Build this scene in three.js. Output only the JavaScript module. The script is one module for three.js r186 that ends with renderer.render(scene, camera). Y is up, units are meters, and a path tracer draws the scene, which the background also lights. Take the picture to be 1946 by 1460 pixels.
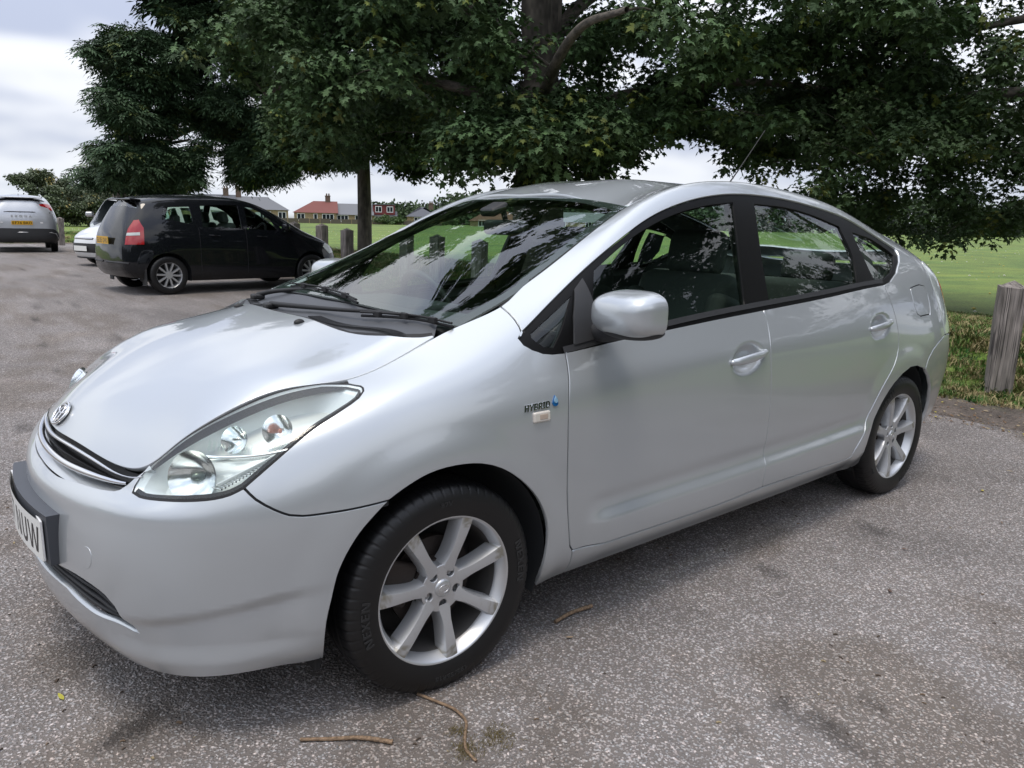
import * as THREE from 'three';
import { mergeGeometries } from 'three/addons/utils/BufferGeometryUtils.js';
import { RoundedBoxGeometry } from 'three/addons/geometries/RoundedBoxGeometry.js';
import { TextGeometry } from 'three/addons/geometries/TextGeometry.js';
import { FontLoader } from 'three/addons/loaders/FontLoader.js';

// ---------------------------------------------------------------- camera, sky, sun, exposure
const scene = new THREE.Scene();
const camera = new THREE.PerspectiveCamera(53.07, 1946 / 1460, 0.05, 1500);
camera.position.set(-1.1207, 1.2967, 2.4528);
camera.rotation.order = 'YXZ';
camera.rotation.set(-0.2075, -0.6919, 0.0218);
const renderer = new THREE.WebGLRenderer({ antialias: true });
renderer.toneMapping = THREE.LinearToneMapping;
renderer.toneMappingExposure = 1.5;
renderer.shadowMap.enabled = true;

function mulberry(a) { return () => { a = (a + 0x6d2b79f5) | 0; let t = Math.imul(a ^ (a >>> 15), 1 | a); t = (t + Math.imul(t ^ (t >>> 7), 61 | t)) ^ t; return ((t ^ (t >>> 14)) >>> 0) / 4294967296; }; }
const clamp = (x, a = 0, b = 1) => Math.min(b, Math.max(a, x));
const sstep = (a, b, x) => { const t = clamp((x - a) / (b - a)); return t * t * (3 - 2 * t); };
const mix = (a, b, t) => a + (b - a) * t;
function hash3(x, y, z) { let h = Math.imul(x | 0, 374761393) ^ Math.imul(y | 0, 668265263) ^ Math.imul(z | 0, 2147483647 - 1013904223); h = Math.imul(h ^ (h >>> 13), 1274126177); h ^= h >>> 16; return (h >>> 0) / 4294967296; }
function noise3(x, y, z) {
  const xi = Math.floor(x), yi = Math.floor(y), zi = Math.floor(z); let fx = x - xi, fy = y - yi, fz = z - zi;
  fx = fx * fx * (3 - 2 * fx); fy = fy * fy * (3 - 2 * fy); fz = fz * fz * (3 - 2 * fz);
  const l = (a, b, t) => a + (b - a) * t, h = (i, j, k) => hash3(xi + i, yi + j, zi + k);
  return l(l(l(h(0, 0, 0), h(1, 0, 0), fx), l(h(0, 1, 0), h(1, 1, 0), fx), fy), l(l(h(0, 0, 1), h(1, 0, 1), fx), l(h(0, 1, 1), h(1, 1, 1), fx), fy), fz);
}
function fbm(x, y, z, o = 4) { let s = 0, a = 0.5, t = 0; for (let i = 0; i < o; i++) { s += a * noise3(x, y, z); t += a; a *= 0.5; x = x * 2.03 + 7.1; y = y * 2.03 + 3.7; z = z * 2.03 + 1.3; } return s / t; }

{ // overcast sky: layered stratus, a little brighter towards the zenith as such skies are
  const W = 1024, H = 512, d = new Float32Array(W * H * 4);
  for (let j = 0; j < H; j++) for (let i = 0; i < W; i++) {
    const el = (j + 0.5) / H * Math.PI - Math.PI / 2, az = (i + 0.5) / W * 2 * Math.PI - Math.PI;
    const y = Math.sin(el), c = Math.cos(el), x = c * Math.cos(az), z = c * Math.sin(az), k = (i + j * W) * 4;
    let r, g, b;
    if (y < -0.01) { r = 0.16; g = 0.16; b = 0.15; } else {
      const h = Math.max(y, 0) + 0.13, px = x / h, pz = z / h;          // a flat cloud deck seen in perspective
      const n = fbm(px * 0.8 + 11, pz * 1.1, 2.2, 5), m = fbm(px * 2.6 + 3, pz * 3.6, 5.1, 5);
      const t = sstep(0.37, 0.62, n * 0.64 + m * 0.36);
      const lift = 0.95 + 1.25 * Math.pow(Math.max(y, 0), 1.2);
      r = mix(0.335, 0.62, t) * lift; g = mix(0.375, 0.64, t) * lift; b = mix(0.485, 0.685, t) * lift;
      const hz = Math.exp(-Math.max(y, 0) * 14) * 0.6; r = mix(r, 0.60, hz); g = mix(g, 0.635, hz); b = mix(b, 0.67, hz);
    }
    d[k] = r; d[k + 1] = g; d[k + 2] = b; d[k + 3] = 1;
  }
  const sky = new THREE.DataTexture(d, W, H, THREE.RGBAFormat, THREE.FloatType);
  sky.mapping = THREE.EquirectangularReflectionMapping; sky.magFilter = sky.minFilter = THREE.LinearFilter; sky.wrapS = THREE.RepeatWrapping; sky.needsUpdate = true;
  scene.background = sky; scene.environment = sky;
}
const sun = new THREE.DirectionalLight(0xfff3e4, 1.0);
sun.position.set(-4, 24, 3); sun.target.position.set(1, 0, 0); scene.add(sun, sun.target);
sun.castShadow = true; sun.shadow.radius = 34; sun.shadow.mapSize.set(2048, 2048);
Object.assign(sun.shadow.camera, { left: -30, right: 30, top: 30, bottom: -30, near: 1, far: 120 });

// ---------------------------------------------------------------- helpers
const V3 = THREE.Vector3, taken = {};
function numbered(n) { const k = taken[n] = (taken[n] ?? -1) + 1; return k ? n + '_' + String(k).padStart(3, '0') : n; }
function thing(name, label, category, [x, y, z] = [0, 0, 0], turn = 0, group) {
  const o = new THREE.Group(); o.name = numbered(name); o.position.set(x, y, z); o.rotation.y = turn;
  o.userData = { label, category }; if (group) o.userData.group = group; scene.add(o); return o;
}
function part(name, geo, mat, parent, extra) {
  const g = Array.isArray(geo) ? join(geo) : geo;
  const m = new THREE.Mesh(g, mat); m.name = name; m.castShadow = m.receiveShadow = true;
  if (extra) Object.assign(m.userData, extra);
  parent.add(m); return m;
}
function single(name, geo, mat, label, category, group) {
  const m = part(numbered(name), geo, mat, scene); m.userData = { label, category }; if (group) m.userData.group = group; return m;
}
function structure(name, geo, mat) { const m = part(name, geo, mat, scene); m.userData.kind = 'structure'; return m; }
function join(list) {
  const l = list.filter(Boolean).map((g) => { g = g.index ? g.toNonIndexed() : g; for (const k of Object.keys(g.attributes)) if (!['position', 'normal', 'uv'].includes(k)) g.deleteAttribute(k); if (!g.attributes.uv) g.setAttribute('uv', new THREE.BufferAttribute(new Float32Array(g.attributes.position.count * 2), 2)); if (!g.attributes.normal) g.computeVertexNormals(); return g; });
  return l.length === 1 ? l[0] : mergeGeometries(l);
}
function mirrorZ(g) {
  const r = g.clone(), p = r.attributes.position, n = r.attributes.normal;
  for (let i = 0; i < p.count; i++) { p.setZ(i, -p.getZ(i)); if (n) n.setZ(i, -n.getZ(i)); }
  if (r.index) { const a = r.index.array; for (let i = 0; i < a.length; i += 3) { const t = a[i + 1]; a[i + 1] = a[i + 2]; a[i + 2] = t; } }
  else for (const k of Object.keys(r.attributes)) { const at = r.attributes[k], s = at.itemSize, a = at.array; for (let i = 0; i < at.count; i += 3) for (let c = 0; c < s; c++) { const x = (i + 1) * s + c, y = (i + 2) * s + c, t = a[x]; a[x] = a[y]; a[y] = t; } }
  return r;
}
const std = (o) => new THREE.MeshStandardMaterial({ side: THREE.DoubleSide, ...o });
const phys = (o) => new THREE.MeshPhysicalMaterial({ side: THREE.DoubleSide, ...o });
const lin = (r, g, b) => new THREE.Color().setRGB(r, g ?? r, b ?? r);
const box = (w, h, d, x = 0, y = 0, z = 0, ry = 0, rz = 0, rx = 0) => { const g = new THREE.BoxGeometry(w, h, d); if (rx) g.rotateX(rx); if (rz) g.rotateZ(rz); if (ry) g.rotateY(ry); return g.translate(x, y, z); };
const rbox = (w, h, d, r, x = 0, y = 0, z = 0, ry = 0, rz = 0, rx = 0, seg = 3) => { const g = new RoundedBoxGeometry(w, h, d, seg, r); if (rx) g.rotateX(rx); if (rz) g.rotateZ(rz); if (ry) g.rotateY(ry); return g.translate(x, y, z); };
function tube(pts, r, seg = 24, rad = 8, closed = false) { return new THREE.TubeGeometry(new THREE.CatmullRomCurve3(pts.map((p) => new V3(...p)), closed, 'centripetal'), seg, r, rad, closed); }
function taperTube(pts, r0, r1, seg = 12, rad = 7) { // tapered limb
  const c = new THREE.CatmullRomCurve3(pts.map((p) => (p.isVector3 ? p : new V3(...p))), false, 'centripetal'), g = new THREE.TubeGeometry(c, seg, 1, rad), p = g.attributes.position, q = new V3();
  for (let i = 0; i <= seg; i++) { c.getPointAt(i / seg, q); const r = mix(r0, r1, i / seg); for (let j = 0; j <= rad; j++) { const k = i * (rad + 1) + j; p.setXYZ(k, q.x + (p.getX(k) - q.x) * r, q.y + (p.getY(k) - q.y) * r, q.z + (p.getZ(k) - q.z) * r); } }
  return g;
}
function canvasTex(w, h, draw, repeat) { const c = document.createElement('canvas'); c.width = w; c.height = h; draw(c.getContext('2d'), w, h); const t = new THREE.CanvasTexture(c); t.colorSpace = THREE.SRGBColorSpace; if (repeat) { t.wrapS = t.wrapT = THREE.RepeatWrapping; } return t; }

// ---- smooth car skins: a C2 spline sheet through a grid of measured points, wrapped from the nose centre round the side to the tail centre
function solve(A, B) { const n = A.length, m = B[0].length; for (let i = 0; i < n; i++) { let p = i; for (let r = i + 1; r < n; r++) if (Math.abs(A[r][i]) > Math.abs(A[p][i])) p = r; [A[i], A[p]] = [A[p], A[i]]; [B[i], B[p]] = [B[p], B[i]]; for (let r = i + 1; r < n; r++) { const f = A[r][i] / A[i][i]; if (!f) continue; for (let c = i; c < n; c++) A[r][c] -= f * A[i][c]; for (let c = 0; c < m; c++) B[r][c] -= f * B[i][c]; } } for (let i = n - 1; i >= 0; i--) for (let c = 0; c < m; c++) { let s = B[i][c]; for (let k = i + 1; k < n; k++) s -= A[i][k] * B[k][c]; B[i][c] = s / A[i][i]; } return B; }
function secondDerivs(t) { const n = t.length, A = [...Array(n)].map(() => new Float64Array(n)), B = [...Array(n)].map(() => new Float64Array(n)); A[0][0] = A[n - 1][n - 1] = 1; for (let i = 1; i < n - 1; i++) { const a = t[i] - t[i - 1], b = t[i + 1] - t[i]; A[i][i - 1] = a / 6; A[i][i] = (a + b) / 3; A[i][i + 1] = b / 6; B[i][i - 1] = 1 / a; B[i][i] = -1 / a - 1 / b; B[i][i + 1] = 1 / b; } return solve(A, B); }
function basis(t, M, s) { let i = 0; while (i < t.length - 2 && s > t[i + 1]) i++; const h = t[i + 1] - t[i], a = (t[i + 1] - s) / h, b = 1 - a, ka = (a * a * a - a) * h * h / 6, kb = (b * b * b - b) * h * h / 6, r = new Float64Array(t.length); for (let j = 0; j < t.length; j++) r[j] = ka * M[i][j] + kb * M[i + 1][j]; r[i] += a; r[i + 1] += b; return r; }
function makeSkin(C, disp) {
  const N = C.length, M = C[0].length, dist = (a, b) => Math.hypot(a[0] - b[0], a[1] - b[1], a[2] - b[2]);
  const run = (n, f) => { const k = [0]; for (let i = 1; i < n; i++) k.push(k[i - 1] + Math.pow(f(i), 0.7)); return k.map((x) => x / k[n - 1]); };
  const KU = run(N, (i) => C[i].reduce((s, p, j) => s + dist(p, C[i - 1][j]), 0) / M), KV = run(M, (j) => C.reduce((s, c) => s + dist(c[j], c[j - 1]), 0) / N);
  // numpy raises the mean to .7 after averaging, as here
  const flip = (c) => c.map(([x, y, z]) => [x, y, -z]);
  const E = [flip(C[3]), flip(C[2]), flip(C[1]), ...C, flip(C[N - 2]), flip(C[N - 3]), flip(C[N - 4])], KE = [-KU[3], -KU[2], -KU[1], ...KU, 2 - KU[N - 2], 2 - KU[N - 3], 2 - KU[N - 4]];
  const MU = secondDerivs(KE), MV = secondDerivs(KV), bu = new Map(), bv = new Map();
  const bas = (m, t, M2, s) => { let b = m.get(s); if (!b) { if (m.size > 200000) m.clear(); m.set(s, b = basis(t, M2, s)); } return b; };
  function raw(u, v) {
    let sg = 1; if (u < 0) { u = -u; sg = -1; } else if (u > 1) { u = 2 - u; sg = -1; }
    const a = bas(bu, KE, MU, u), b = bas(bv, KV, MV, v); let x = 0, y = 0, z = 0;
    for (let i = 0; i < E.length; i++) { const w = a[i]; if (Math.abs(w) < 1e-5) continue; const c = E[i]; for (let j = 0; j < M; j++) { const q = w * b[j], p = c[j]; x += q * p[0]; y += q * p[1]; z += q * p[2]; } }
    return [x, y, z * sg];
  }
  const cross = (p, pu, pv) => { const ax = pu[0] - p[0], ay = pu[1] - p[1], az = pu[2] - p[2], bx = pv[0] - p[0], by = pv[1] - p[1], bz = pv[2] - p[2]; const x = by * az - bz * ay, y = bz * ax - bx * az, z = bx * ay - by * ax, l = Math.hypot(x, y, z) || 1; return [-x / l, -y / l, -z / l]; };
  const e = 6e-4;
  function rawN(u, v) { const p = raw(u, v); return [p, cross(p, raw(u + e, v), raw(u, v + e))]; }
  function pos(u, v) { if (!disp) return raw(u, v); const [p, n] = rawN(u, v), d = disp(p[0], p[1], Math.abs(p[2]), Math.abs(u), v); return d ? [p[0] + n[0] * d, p[1] + n[1] * d, p[2] + n[2] * d] : p; }
  function at(u, v, off = 0) { const p = pos(u, v), n = cross(p, pos(u + e, v), pos(u, v + e)); return [off ? [p[0] + n[0] * off, p[1] + n[1] * off, p[2] + n[2] * off] : p, n]; }
  function find(x, y, guess = [0.5, 0.5], axis = 0) { let [u, v] = guess; const f = axis ? (p) => [p[2] - x, p[1] - y] : (p) => [p[0] - x, p[1] - y]; for (let k = 0; k < 40; k++) { const q = f(raw(u, v)), qu = f(raw(u + e, v)), qv = f(raw(u, v + e)), a = (qu[0] - q[0]) / e, b = (qv[0] - q[0]) / e, c = (qu[1] - q[1]) / e, d = (qv[1] - q[1]) / e, det = a * d - b * c || 1e-9; u -= clamp((d * q[0] - b * q[1]) / det, -0.05, 0.05); v -= clamp((a * q[1] - c * q[0]) / det, -0.05, 0.05); u = clamp(u, 0, 1); v = clamp(v, -0.05, 1.05); if (Math.hypot(...q) < 1e-5) break; } return [u, v]; }
  return { at, pos, raw, find, KU, KV };
}
function plateSpline(pts, disp) { // smooth height sheet y(x, z) through scattered points, symmetric in z
  const all = []; for (const [x, y, z] of pts) { all.push([x, y, z]); if (Math.abs(z) > 1e-6) all.push([x, y, -z]); }
  const n = all.length, A = [...Array(n + 3)].map(() => new Float64Array(n + 3)), B = [...Array(n + 3)].map(() => new Float64Array(1));
  for (let i = 0; i < n; i++) { for (let j = 0; j < n; j++) A[i][j] = Math.hypot(all[i][0] - all[j][0], all[i][2] - all[j][2]) ** 3; A[i][i] += 1e-5; A[i][n] = A[n][i] = 1; A[i][n + 1] = A[n + 1][i] = all[i][0]; A[i][n + 2] = A[n + 2][i] = all[i][2]; B[i][0] = all[i][1]; }
  const w = solve(A, B).map((r) => r[0]), e = 1e-3;
  const h = (x, z) => { let s = w[n] + w[n + 1] * x + w[n + 2] * z; for (let i = 0; i < n; i++) s += w[i] * Math.hypot(x - all[i][0], z - all[i][2]) ** 3; return disp ? s + disp(x, z) : s; };
  return { h, at(x, z, off = 0) { const y = h(x, z), a = (h(x + e, z) - y) / e, b = (h(x, z + e) - y) / e, l = Math.hypot(a, 1, b), nn = [-a / l, 1 / l, -b / l]; return [[x + nn[0] * off, y + nn[1] * off, z + nn[2] * off], nn]; } };
}
// one body panel: the part of a sheet inside a closed outline, with rounded-over edges turned inwards
function clipHalf(poly, ax, val, keepAbove) { const out = [], n = poly.length, ins = (p) => (keepAbove ? p[ax] >= val : p[ax] <= val); for (let i = 0; i < n; i++) { const a = poly[i], b = poly[(i + 1) % n], ia = ins(a), ib = ins(b); if (ia) out.push(a); if (ia !== ib) { const t = (val - a[ax]) / (b[ax] - a[ax]); const q = [0, 0]; q[ax] = val; q[1 - ax] = a[1 - ax] + (b[1 - ax] - a[1 - ax]) * t; out.push(q); } } return out; }
function resample(poly, sx, sy, maxL) { const out = []; for (let i = 0; i < poly.length; i++) { const a = poly[i], b = poly[(i + 1) % poly.length], L = Math.hypot((b[0] - a[0]) * sx, (b[1] - a[1]) * sy), n = Math.max(1, Math.ceil(L / maxL)); if (L < 1e-7) continue; for (let k = 0; k < n; k++) out.push([a[0] + (b[0] - a[0]) * k / n, a[1] + (b[1] - a[1]) * k / n]); } return out; }
const area2 = (p) => p.reduce((s, a, i) => { const b = p[(i + 1) % p.length]; return s + a[0] * b[1] - b[0] * a[1]; }, 0);
function metric(S, p) { if (!S || !S.raw) return null; const e = 1e-3, o = S.raw(p[0], p[1]), a = S.raw(p[0] + e, p[1]), b = S.raw(p[0], p[1] + e); return [Math.max(0.4, Math.hypot(a[0] - o[0], a[1] - o[1], a[2] - o[2]) / e), Math.max(0.2, Math.hypot(b[0] - o[0], b[1] - o[1], b[2] - o[2]) / e)]; }
function insetPoly(poly, SX, SY, d, S) { const n = poly.length, s = area2(poly) > 0 ? 1 : -1; return poly.map((p, i) => { const m = metric(S, p), sx = m ? m[0] : SX, sy = m ? m[1] : SY; const a = poly[(i + n - 1) % n], b = poly[(i + 1) % n]; let ax = (p[0] - a[0]) * sx, ay = (p[1] - a[1]) * sy, bx = (b[0] - p[0]) * sx, by = (b[1] - p[1]) * sy; const la = Math.hypot(ax, ay) || 1, lb = Math.hypot(bx, by) || 1; ax /= la; ay /= la; bx /= lb; by /= lb; let nx = -(ay + by) * s, ny = (ax + bx) * s; const l = Math.hypot(nx, ny) || 1, c = Math.max(0.5, l / 2); nx /= l; ny /= l; return [p[0] + nx * d / c / sx, p[1] + ny * d / c / sy, -nx, -ny]; }); }
function panel(S, outline, { cu = 0.004, cv = 0.012, off = 0, sx = 5.4, sy = 1.55, inset = 0.0036, lip = 0.012, holes = [], maxL = 0.02 } = {}) {
  const pos = [], nor = [], uv = [], idx = [], seen = new Map();
  const vert = (p) => { const k = Math.round(p[0] * 1e5) + '_' + Math.round(p[1] * 1e5); let i = seen.get(k); if (i === undefined) { const [q, n] = S.at(p[0], p[1], off); i = pos.length / 3; pos.push(...q); nor.push(...n); uv.push(p[0] * sx, p[1] * sy); seen.set(k, i); } return i; };
  let ring = insetPoly(resample(outline, sx, sy, maxL), sx, sy, inset, S);
  let poly = ring.map((p) => [p[0], p[1]]);
  if (area2(poly) < 0) poly.reverse();
  const rings = [ring];
  for (let h of holes) { // cut a hole by a slit from the hole to the outline
    let hr = insetPoly(resample(h, sx, sy, maxL), sx, sy, -inset, S).map((p) => [p[0], p[1], -p[2], -p[3]]); rings.push(hr.map((p) => [p[0], p[1], -p[2] * -1, -p[3] * -1]));
    let hp = hr.map((p) => [p[0], p[1]]); if (area2(hp) > 0) hp.reverse();
    let best = [1e9]; hp.forEach((a, i) => poly.forEach((b, j) => { const d = Math.hypot((a[0] - b[0]) * sx, (a[1] - b[1]) * sy); if (d < best[0]) best = [d, i, j]; }));
    const [, i, j] = best; poly = [...poly.slice(0, j + 1), ...hp.slice(i), ...hp.slice(0, i + 1), ...poly.slice(j)];
  }
  let u0 = 1e9, u1 = -1e9, v0 = 1e9, v1 = -1e9; for (const p of poly) { u0 = Math.min(u0, p[0]); u1 = Math.max(u1, p[0]); v0 = Math.min(v0, p[1]); v1 = Math.max(v1, p[1]); }
  for (let i = Math.floor(u0 / cu); i * cu < u1; i++) {
    const strip = clipHalf(clipHalf(poly, 0, i * cu, true), 0, (i + 1) * cu, false); if (strip.length < 3) continue;
    for (let j = Math.floor(v0 / cv); j * cv < v1; j++) {
      let c = clipHalf(clipHalf(strip, 1, j * cv, true), 1, (j + 1) * cv, false);
      c = c.filter((p, k) => { const q = c[(k + 1) % c.length]; return Math.abs(p[0] - q[0]) > 1e-7 || Math.abs(p[1] - q[1]) > 1e-7; });
      if (c.length < 3 || Math.abs(area2(c)) < 1e-10) continue;
      const ids = c.map(vert);
      if (c.length === 3) { idx.push(ids[0], ids[1], ids[2]); continue; }
      if (c.length === 4 && Math.abs(area2(c)) > 1.9 * cu * cv) { idx.push(ids[0], ids[1], ids[2], ids[0], ids[2], ids[3]); continue; }
      for (const t of THREE.ShapeUtils.triangulateShape(c.map((p) => new THREE.Vector2(p[0] / cu, p[1] / cv)), [])) idx.push(ids[t[0]], ids[t[1]], ids[t[2]]);
    }
  }
  if (lip) for (const r of rings) {
    const base = pos.length / 3, n = r.length;
    r.forEach((p) => { const [q, nn] = S.at(p[0], p[1], off), e = 1e-3, mm = metric(S, p) || [sx, sy], [q2] = S.at(p[0] + p[2] * e / mm[0], p[1] + p[3] * e / mm[1], off); let o = [q2[0] - q[0], q2[1] - q[1], q2[2] - q[2]]; const l = Math.hypot(...o) || 1; o = o.map((x) => x / l);
      pos.push(...q); nor.push(...nn); uv.push(p[0] * sx, p[1] * sy);
      pos.push(q[0] + o[0] * 0.0006 - nn[0] * 0.0007, q[1] + o[1] * 0.0006 - nn[1] * 0.0007, q[2] + o[2] * 0.0006 - nn[2] * 0.0007); nor.push(...[0, 1, 2].map((k) => nn[k] * 0.6 + o[k] * 0.8)); uv.push(p[0] * sx, p[1] * sy);
      pos.push(q[0] + o[0] * 0.0007 - nn[0] * lip, q[1] + o[1] * 0.0007 - nn[1] * lip, q[2] + o[2] * 0.0007 - nn[2] * lip); nor.push(...o); uv.push(p[0] * sx, p[1] * sy); });
    for (let i = 0; i < n; i++) for (let k = 0; k < 2; k++) { const a = base + i * 3 + k, b = base + ((i + 1) % n) * 3 + k; idx.push(a, b, a + 1, b, b + 1, a + 1); }
  }
  faceOut(pos, nor, idx);
  const g = new THREE.BufferGeometry(); g.setAttribute('position', new THREE.Float32BufferAttribute(pos, 3)); g.setAttribute('normal', new THREE.Float32BufferAttribute(nor, 3)); g.setAttribute('uv', new THREE.Float32BufferAttribute(uv, 2)); g.setIndex(idx);
  return g;
}
function faceOut(pos, nor, idx) { // wind every triangle to agree with its normals
  for (let i = 0; i < idx.length; i += 3) { const [a, b, c] = [idx[i] * 3, idx[i + 1] * 3, idx[i + 2] * 3], ux = pos[b] - pos[a], uy = pos[b + 1] - pos[a + 1], uz = pos[b + 2] - pos[a + 2], vx = pos[c] - pos[a], vy = pos[c + 1] - pos[a + 1], vz = pos[c + 2] - pos[a + 2];
    const d = (uy * vz - uz * vy) * (nor[a] + nor[b] + nor[c]) + (uz * vx - ux * vz) * (nor[a + 1] + nor[b + 1] + nor[c + 1]) + (ux * vy - uy * vx) * (nor[a + 2] + nor[b + 2] + nor[c + 2]);
    if (d < 0) { const t = idx[i + 1]; idx[i + 1] = idx[i + 2]; idx[i + 2] = t; } }
}
// a strip that follows a curve on a sheet
function ribbon(S, line, w, off, closed = false, SX = 5.4, SY = 1.55) { const pos = [], nor = [], idx = []; const pts = closed ? [...line, line[0]] : line; pts.forEach((p, i) => { const m = metric(S, p), sx = m ? m[0] : SX, sy = m ? m[1] : SY; const a = pts[Math.max(0, i - 1)], b = pts[Math.min(pts.length - 1, i + 1)]; let tx = (b[0] - a[0]) * sx, ty = (b[1] - a[1]) * sy; const l = Math.hypot(tx, ty) || 1; tx /= l; ty /= l; for (const s of [-1, 1]) { const [q, n] = S.at(p[0] - ty * s * w / 2 / sx, p[1] + tx * s * w / 2 / sy, off); pos.push(...q); nor.push(...n); } if (i) { const k = i * 2; idx.push(k - 2, k, k - 1, k, k + 1, k - 1); } }); faceOut(pos, nor, idx); const g = new THREE.BufferGeometry(); g.setAttribute('position', new THREE.Float32BufferAttribute(pos, 3)); g.setAttribute('normal', new THREE.Float32BufferAttribute(nor, 3)); g.setIndex(idx); return g; }

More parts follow.
